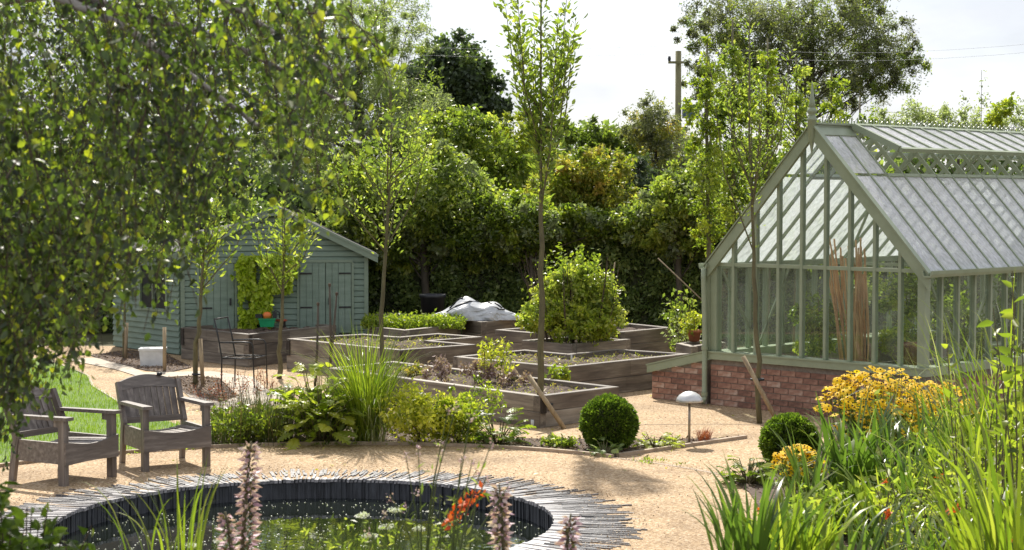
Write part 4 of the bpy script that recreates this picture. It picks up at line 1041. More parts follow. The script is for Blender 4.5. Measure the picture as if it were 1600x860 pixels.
# ================================================================== CHAIRS
def make_chair(label):
    r = empty('garden_armchair', (0, 0, 0), 0, label, 'armchair', 'weathered armchairs by the pond')
    W = 0.70; D = 0.62; h2 = W / 2
    wood, woodf = 'chair_wood', 'chair_wood_flat'
    for s in (-1, 1):
        x = s * (h2 - .03)
        MB().box(x - .03, -.0, 0, x + .03, .075, .615).build('front_leg', wood, r)
        # raked rear leg and back post: one bent timber
        prof = [(D - .02, .42), (D + .05, .0), (D + .115, .0), (D + .06, .42), (D + .225, .80), (D + .165, .82)]
        o = MB().prism(prof, x - .022, x + .022).build('rear_leg', wood, r); fix_normals(o)
        MB().box(x - .018 - s * .008, .076, .20, x + .018 - s * .008, D + .0, .40).build('side_rail', woodf, r)
        o = MB().add([(x - .05, -.05, .616), (x + .05, -.05, .616), (x + .045, D + .13, .60), (x - .03, D + .13, .60), (x - .05, -.05, .648), (x + .05, -.05, .648), (x + .045, D + .13, .632), (x - .03, D + .13, .632)],
                     [(0, 3, 2, 1), (4, 5, 6, 7), (0, 1, 5, 4), (1, 2, 6, 5), (2, 3, 7, 6), (3, 0, 4, 7)]).build('armrest', woodf, r)
        MB().box(x - .02, .076, .55, x + .02, .14, .612).build('arm_bracket', wood, r)
    # front rail with dipped top
    n = 16; top = []; a0 = -h2 - .002; a1 = h2 + .002
    dip = lambda u: .415 - .045 * math.sin(math.pi * u) ** 1.2
    xs = [a0 + (a1 - a0) * i / n for i in range(n + 1)]
    vs = []
    for y in (-.025, -.002):
        vs += [(x, y, .195 + .012 * math.sin(math.pi * i / n)) for i, x in enumerate(xs)] + [(x, y, dip(i / n)) for i, x in enumerate(xs)]
    m = n + 1; fs = []
    for i in range(n):
        fs += [(i, i + 1, m + i + 1, m + i), (2 * m + i, 3 * m + i, 3 * m + i + 1, 2 * m + i + 1), (m + i, m + i + 1, 3 * m + i + 1, 3 * m + i), (i, 2 * m + i, 2 * m + i + 1, i + 1)]
    fs += [(0, m, 3 * m, 2 * m), (n, 2 * m + n, 3 * m + n, m + n)]
    o = MB().add(vs, fs).build('front_rail', woodf, r); fix_normals(o)
    # seat slats follow the dip
    k = 8; sw = (W - .13) / k
    for i in range(k):
        x0 = -h2 + .065 + i * sw; u = (i + .5) / k; z = dip(.08 + .84 * u) - .012
        uu = (u - .5); tilt = -.12 * math.cos(math.pi * u)
        M = Matrix.Translation((x0 + sw / 2, 0, z)) @ Matrix.Rotation(-tilt, 4, 'Y')
        o = MB().add([M @ Vector(v) for v in [(-sw / 2 + .003, -.0, -.018), (sw / 2 - .003, 0, -.018), (sw / 2 - .003, D, -.055), (-sw / 2 + .003, D, -.055), (-sw / 2 + .003, 0, 0), (sw / 2 - .003, 0, 0), (sw / 2 - .003, D, -.035), (-sw / 2 + .003, D, -.035)]],
                     [(0, 3, 2, 1), (4, 5, 6, 7), (0, 1, 5, 4), (1, 2, 6, 5), (2, 3, 7, 6), (3, 0, 4, 7)]).build('seat_slat', woodf, r)
    # back slats, leaning
    bk = lambda z: D + .045 + (z - .42) * (.165 / .38) + .0
    k = 9; sw = (W - .12) / k
    for i in range(k):
        x0 = -h2 + .06 + i * sw; u = (i + .5) / k; cur = .035 * math.sin(math.pi * u)
        z0, z1 = .43, .745 + .03 * math.sin(math.pi * u)
        vs = []
        for (z, th) in ((z0, 0), (z1, 0)):
            for (xx, yy) in ((x0 + .002, 0), (x0 + sw - .002, 0), (x0 + sw - .002, .018), (x0 + .002, .018)): vs.append((xx, bk(z) + cur + yy, z))
        MB().add(vs, [(0, 3, 2, 1), (4, 5, 6, 7), (0, 1, 5, 4), (1, 2, 6, 5), (2, 3, 7, 6), (3, 0, 4, 7)]).build('back_slat', wood, r)
    n = 14; vs = []
    for i in range(n + 1):
        u = i / n; x = -h2 + .052 + (W - .104) * u; c = .035 * math.sin(math.pi * u); zt = .81 + .06 * math.sin(math.pi * u); zb = .725 + .025 * math.sin(math.pi * u)
        vs += [(x, bk(zb) + c - .008, zb), (x, bk(zt) + c - .008, zt), (x, bk(zt) + c + .024, zt), (x, bk(zb) + c + .024, zb)]
    fs = []
    for i in range(n):
        for j in range(4): fs.append((i * 4 + j, i * 4 + (j + 1) % 4, i * 4 + 4 + (j + 1) % 4, i * 4 + 4 + j))
    fs += [(0, 1, 2, 3), (n * 4 + 3, n * 4 + 2, n * 4 + 1, n * 4)]
    o = MB().add(vs, fs).build('top_rail', woodf, r); fix_normals(o)
    MB().box(-h2 + .05, D + .01, .405, h2 - .05, D + .04, .465).build('back_rail', woodf, r)
    return r
ch1 = make_chair('weathered wooden armchair furthest right of the pair, its arched back fully in view')
fl, fr_ = G(225, 738), G(328.5, 729)
mid = (fl + fr_) / 2; d = (fr_ - fl); ch1.location = (mid.x, mid.y, 0); ch1.rotation_euler[2] = math.atan2(d.y, d.x)
ch2 = copy_tree(ch1); ch2['label'] = 'weathered wooden armchair partly veiled by the hanging birch leaves'
fl, fr_ = G(96, 762), G(187, 744)
mid = (fl + fr_) / 2; d = (fr_ - fl); ch2.location = (mid.x, mid.y, 0); ch2.rotation_euler[2] = math.atan2(d.y, d.x)
# mug-like dark knob left on the arm rail of the right chair
cup = MB().lathe([(0, 0), (.028, 0), (.03, .03), (.0, .03)], 12).build('jar_lid', 'plastic_black'); cup.location = ch1.matrix_basis @ Vector((.14, .855, .855)); tag(cup, 'small dark cap lying on top of the right armchair back', 'cap')

def metal_chair():
    c = G(383, 604); r = empty('metal_chair', (c.x, c.y, 0), R(76), 'black tubular metal garden chair standing before the tall left bed', 'chair')
    t = .011
    for s in (-.24, .24):
        MB().tube([(s, .26, 0), (s, .25, .42), (s, .30, .70), (s * .98, .36, .97)], t, 8).build('rear_leg', 'iron', r)
        MB().tube([(s, -.24, 0), (s, -.22, .60), (s, -.19, .645), (s, -.1, .655), (s, .28, .64)], t, 8).build('front_leg', 'iron', r)
        MB().tube([(s, -.225, .42), (s, .25, .42)], t, 8).build('side_rail', 'iron', r)
    MB().tube([(-.24, -.225, .42), (.24, -.225, .42)], t, 8).tube([(-.24, .25, .42), (.24, .25, .42)], t, 8).build('seat_rail', 'iron', r)
    MB().tube([(-.235, .36, .97), (.235, .36, .97)], t, 8).build('top_rail', 'iron', r)
    for i in range(3):
        y = -.12 + i * .12; MB().tube([(-.24, y, .42), (.24, y, .42)], .006, 6).build('seat_bar', 'iron', r)
metal_chair()

# ================================================================== LAMP
def lamp():
    c = G(1077, 695); r = empty('garden_lamp', (c.x, c.y, 0), 0, 'silver mushroom shaped garden light on a slim post', 'garden light')
    MB().tube([(0, 0, 0), (0, 0, .47)], .014, 12).build('post', 'pole_steel', r)
    MB().lathe([(0.0, .585), (.03, .583), (.07, .57), (.11, .545), (.138, .51), (.15, .475), (.146, .472), (.13, .505), (.1, .535), (.05, .555), (0, .56)], 32).build('dome', 'steel', r)
    MB().lathe([(0.018, .45), (.03, .46), (.03, .50), (.0, .52)], 16).build('lens_holder', 'pole_steel', r)
lamp()

# ================================================================== SMALL THINGS AMONG THE BEDS
def bucket():
    c = G(676, 509); c = P(676, 496, 30.6); r = empty('black_planter', (c.x, 30.6, 0), 0, 'large black plastic planter tub by the hedge', 'planter')
    MB().lathe([(0, 0), (.16, 0), (.215, .93), (.235, .93), (.235, .99), (.205, .99), (.2, .8), (0, .8)], 28).build('tub', 'plastic_black', r)
bucket()
def bag():
    root, c, ins, z = BEDS['small tall sleeper bed under the crumpled silver bag']
    ctr = P(748, 480, c.y - .1); r = empty('silver_bag', (ctr.x - .04, c.y - .05, .62), 0, 'crumpled silver white woven sack heaped on a sleeper bed', 'sack')
    bm = bmesh.new(); bmesh.ops.create_icosphere(bm, subdivisions=5, radius=1)
    for v in bm.verts:
        p = v.co.copy()
        x = p.x * .78; y = p.y * .42; zz = p.z
        h = .24 * math.exp(-((x + .22) / .24) ** 2) + .15 * math.exp(-((x - .3) / .3) ** 2) + .11
        zz = h * max(0, zz) ** .7 if zz > 0 else zz * .05
        n1 = mnoise.noise(Vector((x * 4, y * 4, p.z * 2))); n2 = abs(mnoise.noise(Vector((x * 9 + 5, y * 9, p.z * 5)))); n3 = abs(mnoise.noise(Vector((x * 20 + 2, y * 20, p.z * 11))))
        k = 1 + .14 * n1 - .12 * n2 - .03 * n3
        v.co = Vector((x * k, y * k, max(0.0, zz * (k + .1)) + (.05 * n2 if p.z > 0 else 0)))
    me = bpy.data.meshes.new('sack'); bm.to_mesh(me); bm.free(); me.materials.append(MATS['tarp'])
    sk = link('sack', me, r)
    def on(x, y):
        best = None
        for v in me.vertices:
            d = (v.co.x - x) ** 2 + (v.co.y - y) ** 2
            if v.co.z > .02 and (best is None or d < best[0]): best = (d, v.co)
        return best[1]
    for pts in ([(-.5, -.2), (-.3, -.25), (-.1, -.25), (.02, -.12), (.05, .05)], [(.2, .0), (.26, -.15), (.4, -.25), (.5, -.2)], [(-.45, .0), (-.3, -.02), (-.22, -.1)], [(.3, -.02), (.42, -.08)]):
        q = [on(*p) for p in pts]; MB().tube([(a.x * 1.02, a.y * 1.02, a.z + .012) for a in q], .013, 5).build('strap', 'plastic_black', sk)
bag()
def tools():
    root, c, ins, z = BEDS['tall sleeper bed before the shed holding the green tool box']
    p = G(417, 511, .53)
    r = empty('tool_box', (p.x, p.y + .05, .53), R(4), 'bright green plastic crate with orange and black tool on the bed', 'crate')
    MB().add([(-.11, -.09, 0), (.11, -.09, 0), (.11, .09, 0), (-.11, .09, 0), (-.135, -.11, .13), (.135, -.11, .13), (.135, .11, .13), (-.135, .11, .13)],
             [(0, 3, 2, 1), (4, 5, 6, 7), (0, 1, 5, 4), (1, 2, 6, 5), (2, 3, 7, 6), (3, 0, 4, 7)]).box(-.145, -.12, .125, .145, .12, .14).build('crate', 'plastic_green', r)
    t = empty('hedge_trimmer', (p.x, p.y + .05, .67), R(8), 'black and orange engine tool resting on the green crate', 'tool')
    MB().lathe([(0, 0), (.07, .0), (.08, .06), (.05, .1), (0, .11)], 14, (.0, 0, 0)).build('engine', 'plastic_orange', t)
    MB().box(-.2, -.05, .01, -.08, .05, .07).box(.085, -.05, 0, .16, .05, .1).build('casing', 'plastic_black', t)
    MB().tube([(.1, 0, .09), (.14, 0, .13), (.2, 0, .1), (.21, 0, .0)], .012, 8).build('handle', 'plastic_black', t)
    q0, q1 = G(432, 505, .56), G(492, 501, .56)
    o = MB().bar((q0.x, q0.y + .1, .60), (q1.x, q1.y + .1, .60), .16, .035).build('red_plank', 'plastic_red'); tag(o, 'flat red board lying across the back of the tall left bed', 'board')
    for f in (.15, .85):
        q = q0.lerp(q1, f); o = MB().box(-.05, -.06, .45, .05, .06, .58).build('support_block', 'end_grain'); o.location = (q.x, q.y + .1, 0); tag(o, ('dark block under the left end of the red board', 'dark block under the right end of the red board')[int(f > .5)], 'block')
tools()
def white_box():
    c = G(236, 574); r = empty('white_tub', (c.x, c.y + .15, 0), R(6), 'pale grey white plastic storage tub on the ground by the shed', 'tub')
    MB().add([(-.18, -.14, 0), (.18, -.14, 0), (.18, .14, 0), (-.18, .14, 0), (-.2, -.16, .27), (.2, -.16, .27), (.2, .16, .27), (-.2, .16, .27)],
             [(0, 3, 2, 1), (4, 5, 6, 7), (0, 1, 5, 4), (1, 2, 6, 5), (2, 3, 7, 6), (3, 0, 4, 7)]).build('tub', 'plastic_white', r)
    MB().box(-.212, -.172, .262, .212, .172, .295).build('lid', 'plastic_white', r)
white_box()
def pots():
    root, c, ins, z = BEDS['sleeper bed behind the cold frame with a terracotta pot on it']
    p = G(1086, 535, .55); p.y += .12
    r = empty('terracotta_pot', (p.x, p.y, .555), 0, 'small terracotta pot beside the green corner post, on a sleeper bed', 'pot')
    MB().lathe([(0, 0), (.075, 0), (.1, .13), (.115, .13), (.115, .17), (.095, .17), (.09, .12), (0, .12)], 20).build('pot', 'terracotta', r)
    q = empty('potted_plant', (p.x, p.y, .68), 0, 'small yellowing plant in the terracotta pot', 'plant')
    crown('foliage', [(0, 0, .13, .2, .15, .16)], 420, 'leaf_gold', q, L=.06, W=.5, clumps=18, cr=.3, tint0=.3)
    limbs([(0, 0, 0), (0, 0, .2)], [.008, .005], [(random.uniform(-.15, .15), random.uniform(-.1, .1), random.uniform(.1, .3)) for _ in range(6)], q, 'twig', 'stem')
pots()
# upright sticks with a clipped crossing
for (x0, y0, x1, y1, lab) in ((492, 553, 497, 478, 'shortest of the three upright sticks in front of the zigzag bed'), (516, 556, 515, 448, 'tallest dark stick, middle of the three in front of the zigzag bed'), (512, 553, 526, 462, 'right hand stick of the three in front of the zigzag bed')):
    Y = 25.0 if x0 != 492 else 24.6; b = P(x0, y0, Y); t = P(x1, y1, Y); b.z = 0
    o = empty('plant_stake', (b.x, Y, 0), 0, lab, 'stake', 'three sticks by the zigzag bed'); m = MB()
    m.tube([(0, 0, 0), ((t.x - b.x) * .5 + .01, 0, t.z * .5), (t.x - b.x, 0, t.z)], [.02, .018, .014], 8).build('stick', 'bark_dark', o)
    MB().lathe([(.016, 0), (.022, .02), (.02, .045), (0, .05)], 8, (t.x - b.x, 0, t.z)).build('cap', 'twig', o)

# ================================================================== YOUNG TREES WITH STAKES
def up_tree(bx, by, top_y, crown_px, label, nleaf, mat, lean=0.0, r=0.035, shoots=9, L=.075, branch_from=.45, W=.42, bot_frac=None, shootlen=1.2):
    """fastigiate fruit tree: a stem and steep shoots clothed in leaves. crown_px: (x0,x1,y_top,y_bottom)"""
    b = G(bx, by); Y = b.y; x0, x1, yt, yb = crown_px
    zt, zb = P(0, yt, Y).z, P(0, yb, Y).z; w = (x1 - x0) / 2 / FPX * Y; cx = P((x0 + x1) / 2, 0, Y).x - b.x
    root = empty('young_tree', (b.x, Y, 0), 0, label, 'tree', 'staked young trees of the garden')
    tr = MB(); pts = [Vector((0, 0, 0)), Vector((cx * .2 + lean, 0, zb * .5)), Vector((cx * .55 + lean, 0, zb)), Vector((cx, 0, (zb + zt) / 2)), Vector((cx * 1.05, 0, zt))]
    tw_ = []
    for q in range(2):
        for w_ in range(4): v = pts[q].lerp(pts[q + 1], w_ / 4); v = v + Vector((random.uniform(-1, 1), random.uniform(-1, 1), 0)) * (.022 if (q or w_) else 0); tw_.append(v)
    tw_ += pts[2:]; tr.tube(tw_, [r * (1.3 - .055 * q) * random.uniform(.94, 1.06) for q in range(8)] + [r * .8, r * .5, r * .15], 10)
    P_, D_ = [], []
    shoot_paths = [pts[2:]]
    for i in range(shoots):
        a = 2 * math.pi * i / shoots * 2.4 + random.uniform(-.3, .3); f = random.uniform(0, .65)
        s0 = pts[2].lerp(pts[4], f * .7) if f > .3 else pts[2].lerp(pts[3], f * 2)
        zend = s0.z + (zt - s0.z) * random.uniform(.55, .97); hf = (zend - zb) / (zt - zb); o_ = w * random.uniform(.45, 1.15) * (.4 + .9 * min(hf, .7) / .7 * (1 if hf < .7 else 1 - (hf - .7) * 1.2))
        e = Vector((cx + math.cos(a) * o_, math.sin(a) * o_, zend)); m = s0.lerp(e, .4) + Vector((math.cos(a), math.sin(a), 0)) * o_ * .28
        path = [s0, m, e]; tr.tube(path, [r * .38, r * .25, r * .08], 6, cap=False); shoot_paths.append(path)
    per = nleaf // len(shoot_paths)
    for path in shoot_paths:
        for j in range(per):
            f = random.random() ** .85 * (len(path) - 1); i = min(int(f), len(path) - 2); q = path[i].lerp(path[i + 1], f - i); a = random.uniform(0, 6.283)
            off = random.random() ** 1.5 * w * .30; P_.append((q.x + math.cos(a) * off, q.y + math.sin(a) * off, q.z + random.uniform(-.05, .08))); D_.append((math.cos(a), math.sin(a), .8))
    leaves('crown', P_, mat, L, W, .0, dirs=D_, parent=root, six=True)
    tr.build('trunk', 'bark_young', root)
    return root, Y
def stake(px0, py0, px1, py1, Y, label, r=.028):
    b = P(px0, py0, Y); t = P(px1, py1, Y); z0 = b.z
    o = MB().tube([(b.x, Y - .05, 0), (t.x, Y + .05, t.z)], [r, r], 10).build('tree_stake', 'stake_wood'); tag(o, label, 'stake', 'slanting tree stakes'); return o
def tie(px, py, Y, parent_loc, label, rr=.045):
    c = P(px, py, Y); o = MB().lathe([(rr, -.015), (rr + .008, -.01), (rr + .008, .01), (rr, .015), (rr, -.015)], 16).build('tree_tie', 'plastic_black'); o.location = c; o.scale = (1.5, 1, 1); tag(o, label, 'tree tie', 'black tree ties'); return o
t, Y = up_tree(845, 667, 0, (790, 900, -30, 345), 'slim young tree in the centre with upright shoots and bare lower trunk', 2300, 'leaf_green', r=.034, shoots=16, L=.085, W=.42)
stake(882, 668, 826, 588, Y - .15, 'slanting stake of the centre tree, by the soil bed corner'); tie(851, 632, Y, t, 'black tie holding the centre tree to its stake', .06)
t, Y = up_tree(1187, 662, 0, (1112, 1232, 20, 400), 'thin young tree in front of the greenhouse with sparse crown', 1100, 'leaf_green', r=.027, shoots=12, L=.05, W=.42)
stake(1217, 662, 1162, 558, Y - .15, 'slanting stake leaning on the thin tree before the brick wall'); tie(1183, 593, Y, t, 'black tie on the thin tree before the brick wall', .05)
t, Y = up_tree(592, 655, 0, (530, 690, 110, 400), 'young tree rising right of the shed behind the yellow grass', 1150, 'leaf_green', r=.026, shoots=15, L=.06, W=.45)
stake(612, 657, 590, 605, Y - .15, 'short slanting stake behind the yellow variegated shrub')
t, Y = up_tree(305, 602, 0, (255, 380, 250, 470), 'sapling left of the metal chair with open leafy crown', 900, 'leaf_green', r=.03, shoots=9, L=.085)
stake(318, 604, 312, 530, Y - .1, 'pale stake beside the sapling left of the metal chair'); tie(309, 585, Y, t, 'black tie on the sapling left of the metal chair', .05)
t, Y = up_tree(436, 592, 0, (385, 500, 300, 480), 'sapling right of the metal chair in front of the shed', 700, 'leaf_green', r=.03, shoots=8, L=.085)
t, Y = up_tree(195, 560, 0, (140, 240, 330, 500), 'sapling at the border left of the white tub', 500, 'leaf_green', r=.025, shoots=7, L=.085)
stake(197, 562, 197, 505, Y - .1, 'short pale post left of the white tub')
stake(258, 577, 256, 512, 26.9, 'short pale post right of the white tub')

# ================================================================== BEDDING PLANTS
def bush(name, px, py, rw, rh, n, mat, label, cat='shrub', L=.05, W=.5, Yoff=0, zc=None, clumps=40, cr=.22, tint0=.45, inner=.3, fill=.25, z0=0.0, rd=None, group=None, trunkmat='twig', down=.2):
    """bush whose foot is seen at px,py; half width rw and height rh in metres"""
    b = G(px, py, z0); r = empty(name, (b.x, b.y + Yoff, z0), 0, label, cat, group)
    rd = rd or rw
    o, cc = crown('foliage', [(0, 0, rh * .55, rw, rd, rh * .5)], n, mat, r, L=L, W=W, clumps=clumps, cr=cr, inner=inner, cut=.005, fill=fill, tint0=tint0, down=down)
    limbs([(0, 0, 0), (0, 0, rh * .5)], [.012, .006], [tuple(c) for c in cc if c[2] > .03], r, trunkmat, 'stem', .7, n=5, maxn=14, low=.02)
    return r
# big round shrub in its square bed
root, c, ins, z = BEDS['square sleeper bed filled by the rounded leafy bush']
r = empty('leafy_bush', (c.x - .05, c.y, .45), 0, 'large rounded green leafy bush growing in the square sleeper bed', 'shrub')
YB = c.y; kx = YB / FPX
o, cc = crown('foliage', [(0, 0, 66 * kx, 70 * kx, .62, 52 * kx), (-45 * kx, -.2, 48 * kx, 38 * kx, .4, 30 * kx), (44 * kx, -.15, 44 * kx, 40 * kx, .4, 32 * kx), (12 * kx, 0, 104 * kx, 42 * kx, .4, 30 * kx), (-28 * kx, -.1, 96 * kx, 26 * kx, .3, 22 * kx), (48 * kx, 0, 84 * kx, 28 * kx, .3, 26 * kx)], 11500, 'leaf_green', r, L=.07, W=.55, clumps=230, cr=.17, inner=.15, fill=.12, cut=.02, tint0=.72)
sh = []
for i in range(70):
    a = random.uniform(0, 6.283); q = random.uniform(.2, .75); zz = (150 - 85 * q * q * 1.6) * kx
    for j in range(9): f = .75 + .38 * j / 9; sh.append((math.cos(a) * q * f, math.sin(a) * q * f * .8, zz * f + random.gauss(0, .02)))
leaves('shoot_leaves', sh, 'leaf_lime', .07, .5, 0, parent=r, tint=np.clip(rng.normal(.45, .2, len(sh)), 0, 1))
o2, c2 = crown('yellow_leaves', [(0, -.4, 35 * kx, 62 * kx, .4, 28 * kx)], 1700, 'leaf_lime', r, L=.065, W=.5, clumps=70, cr=.16, tint0=.8)
mb = MB()
for i in range(46):
    a = random.uniform(0, 6.283); q = math.sqrt(random.random()) * .55
    mb.tube([(math.cos(a) * q, math.sin(a) * q * .8, 0), (math.cos(a) * q * 1.15, math.sin(a) * q, .35), (math.cos(a) * q * 1.5, math.sin(a) * q * 1.2, .9 + random.random() * .5)], [.009, .008, .004], 5, cap=False)
mb.build('stems', 'twig', r)
# salad crop
root, c, ins, z = BEDS['sleeper bed planted with low bright green salad crop']
p = np.array([(c.x + random.uniform(-.85, .85), c.y + random.uniform(-.4, .4), z + max(0, .02 + random.random() * .17 * (1 + mnoise.noise(Vector((q * .37, 0, 0)))))) for q in range(5200)])
o = leaves('salad_crop', p, 'leaf_lime', .06, .5, .1, dirs=np.stack([rng.normal(size=5200), rng.normal(size=5200), np.ones(5200)], 1))
tag(o, 'low carpet of bright green salad leaves in a sleeper bed', 'crop', kind='stuff')
# dead heads in the long front bed
def bedplants():
    root, c, ins, z = BEDS['long low sleeper bed of bare soil behind the young centre tree']
    def p3(px, py): q = G(px, py, z); return q
    for i, (px, py, mt, n, hh, lab) in enumerate(((690, 600, 'dry_flower', 420, .3, 'fading mauve hydrangea like flower heads in the long bed'), (742, 603, 'dry_flower', 420, .26, 'dry brownish flower clump left of the yellow leaves in the long bed'), (778, 598, 'leaf_gold', 420, .5, 'yellow green leafy stem standing in the long bed'), (800, 604, 'dry_flower', 240, .2, 'small withered flower clump by the centre trunk'), (870, 600, 'leaf_lime', 320, .22, 'low fresh green plant right of the centre trunk'), (650, 590, 'leaf_rust', 200, .16, 'low rusty remnants at the left of the long bed'))):
        q = p3(px, py); r = empty('bed_plant', (q.x, q.y + .1, z), 0, lab, 'plant')
        crown('foliage', [(0, 0, hh * .6, .24, .18, hh * .5)], n, mt, r, L=.055, W=.6, clumps=12, cr=.3, inner=.3, tint0=.5)
        limbs([(0, 0, 0), (0, 0, hh * .4)], [.006, .004], [(random.uniform(-.18, .18), random.uniform(-.1, .1), random.uniform(hh * .4, hh)) for _ in range(8)], r, 'twig', 'stem', .8, n=4, low=.05)
    q = G(758, 575, .45); o = empty('dried_seed_head', (q.x, q.y - .9, .35), 0, 'tall tan dried seed head standing before the angled bed', 'plant')
    leaves('seed_head', [(random.gauss(0, .03), random.gauss(0, .03), random.uniform(.2, .42)) for _ in range(160)], 'leaf_rust', .035, .5, 0, parent=o)['kind'] = 'stuff'
    MB().tube([(0, 0, -.35), (0.01, 0, .4)], .005, 5).build('stem', 'twig', o)
    # litter on soils
    for lab in ('zigzag sleeper bed of soil right of the three upright sticks', 'angled sleeper bed of soil reaching towards the cold frame', 'long low sleeper bed of bare soil behind the young centre tree'):
        root, c, ins, z = BEDS[lab]; poly = [(p.x, p.y) for p in ins]
        x = rng.uniform(min(p[0] for p in poly), max(p[0] for p in poly), 1500); y = rng.uniform(min(p[1] for p in poly), max(p[1] for p in poly), 1500); ok = in_poly(x, y, poly)
        p = np.stack([x[ok], y[ok], np.full(ok.sum(), z + .03)], 1) ; 
        o = leaves('dry_straw', p, 'leaf_rust', .05, .22, .1, parent=root, flat=2); o['kind'] = 'stuff'
    root, c, ins, z = BEDS['angled sleeper bed of soil reaching towards the cold frame']
    q = G(893, 566, z); o = MB().box(-.012, -.002, 0, .012, .002, .11).build('plant_label', 'plastic_white'); o.location = (q.x, q.y, z); tag(o, 'small white plant label stuck in the angled soil bed', 'plant label')
    q = G(833, 668); o = MB().tube([(0, 0, 0), (0, 0, .09)], .028, 10).build('drain_cap', 'plastic_white'); o.location = q; tag(o, 'short white plastic pipe end at the foot of the long bed', 'pipe')
bedplants()
# plants at the back right of the beds
def wispy(px, py, Y, h, w, n, mat, label, L=.06, stems=7, name='climbing_rose', z0=0):
    b = P(px, py, Y); r = empty(name, (b.x, Y, z0), 0, label, 'plant'); m = MB(); pp = []
    for i in range(stems):
        a = random.uniform(-1, 1); e = Vector((a * w, random.uniform(-.3, .3), h * random.uniform(.6, 1))); mid = Vector((a * w * .35, e.y * .4, h * .55)); pts = [Vector((0, 0, 0)), mid, e + Vector((a * .1, 0, -.05))]
        m.tube(pts, [.009, .007, .003], 5, cap=False)
        for j in range(n // stems):
            f = random.uniform(.35, 2); k = min(int(f), 1); q = pts[k].lerp(pts[k + 1], f - k); pp.append((q.x + random.gauss(0, .07), q.y + random.gauss(0, .06), q.z + random.gauss(0, .05)))
    m.build('stem', 'twig', r); leaves('foliage', pp, mat, L, .55, .2, parent=r)
wispy(1062, 530, 27.4, 1.35, .55, 520, 'leaf_green', 'loose arching rose branches left of the greenhouse', .075)
wispy(1078, 530, 26.2, 1.0, .3, 260, 'leaf_willow', 'thin straggling shoots beside the greenhouse corner', .06)
b0, b1 = P(1028, 404, 27), P(1098, 470, 27)
o = MB().tube([b1 - Vector((0, 0, 0)), b0], .012, 6).build('bamboo_cane', 'blade_stick') if False else MB().tube([(b1.x + .1, 27, 0.3), tuple(b1), tuple(b0)], .011, 6).build('bamboo_cane', 'stake_wood'); tag(o, 'pale cane leaning out from the greenhouse corner before the hedge', 'cane')
o = MB().tube([P(961, 410, 29.5), P(957, 440, 29.5), (P(955, 440, 29.5).x, 29.5, 0)], .012, 6).build('bamboo_cane', 'stake_wood'); tag(o, 'short pale cane sticking up behind the rounded bush', 'cane')

# creeper on the shed
def creeper():
    r = empty('golden_creeper', (shedA.x, shedA.y, 0), shed_rz, 'bright yellow green creeper climbing the shed front', 'climbing plant'); pp = []
    def addr(x0, x1, z0, z1, n):
        for _ in range(n):
            x, z = random.uniform(x0, x1), random.uniform(z0, z1)
            if mnoise.noise(Vector((x * 5, z * 5, 1))) > -.28: pp.append((x, -.06 - random.random() * .13, z))
    addr(1.0, 1.52, .35, 1.45, 2600); addr(.85, 1.95, 1.35, 1.72, 1900); addr(1.5, 1.85, 1.1, 1.5, 500)
    leaves('foliage', pp, 'leaf_creeper', .085, .8, .5, parent=r, dirs=[(random.gauss(0, .5), -.4, -.5) for _ in pp], tint=np.clip(rng.normal(.75, .2, len(pp)), 0, 1))
    m = MB()
    for x in (1.1, 1.25, 1.4): m.tube([(x, -.03, 0), (x + .05, -.03, .8), (x, -.03, 1.5), (x + .2, -.03, 1.65)], .012, 6)
    m.build('stem', 'twig', r)
creeper()

# arc bed plants, left to right
bush('rush_clump', 380, 694, .42, .42, 1800, 'leaf_lime', 'low leafy ground plants right of the armchairs', 'plant', L=.05, cr=.2, tint0=.3)
def rushes(px, py, n, h, sp, w, mat, label, bend=.25, name='rush_clump', z0=0.0, seg=5, cat='grass', lean=None):
    b = G(px, py, z0); r = empty(name, (b.x, b.y, z0), 0, label, cat)
    blade_clump('blades', (0, 0, 0), n, h, sp, w, bend, mat, r, seg=seg, lean=lean)
    blade_clump('base_leaves', (0, 0, 0), max(10, n // 4), h * .45, sp * .9, w * 1.3, bend * 2 + .6, mat, r, seg=seg); return r
rushes(365, 694, 240, .50, .28, .008, 'rush', 'dark upright rushes with brown tips beside the armchair', .2)
rushes(420, 692, 320, .58, .28, .008, 'rush', 'dense tuft of dark green rushes left of the jagged leaves', .25)
def seedstems(px, py, n, h, w, label, mat='red_twig', name='sedum_stems'):
    b = G(px, py); r = empty(name, (b.x, b.y, 0), 0, label, 'plant'); m = MB(); pp = []
    for i in range(n):
        x, y = random.uniform(-w, w), random.uniform(-.2, .2); hh = h * random.uniform(.6, 1); e = Vector((x + random.gauss(0, .06), y, hh)); m.tube([(x, y, 0), e], .003, 4, cap=False)
        for k in range(22): pp.append((e.x + random.gauss(0, .035), e.y + random.gauss(0, .03), e.z - abs(random.gauss(0, .1))))
    m.build('stem', 'twig', r); leaves('seed_heads', pp, mat, .02, .6, 0, parent=r)['kind'] = 'stuff'
seedstems(392, 668, 26, .68, .32, 'thin reddish seed stems below the metal chair')
seedstems(340, 640, 10, .3, .2, 'small reddish weed tuft on the mulch bed')
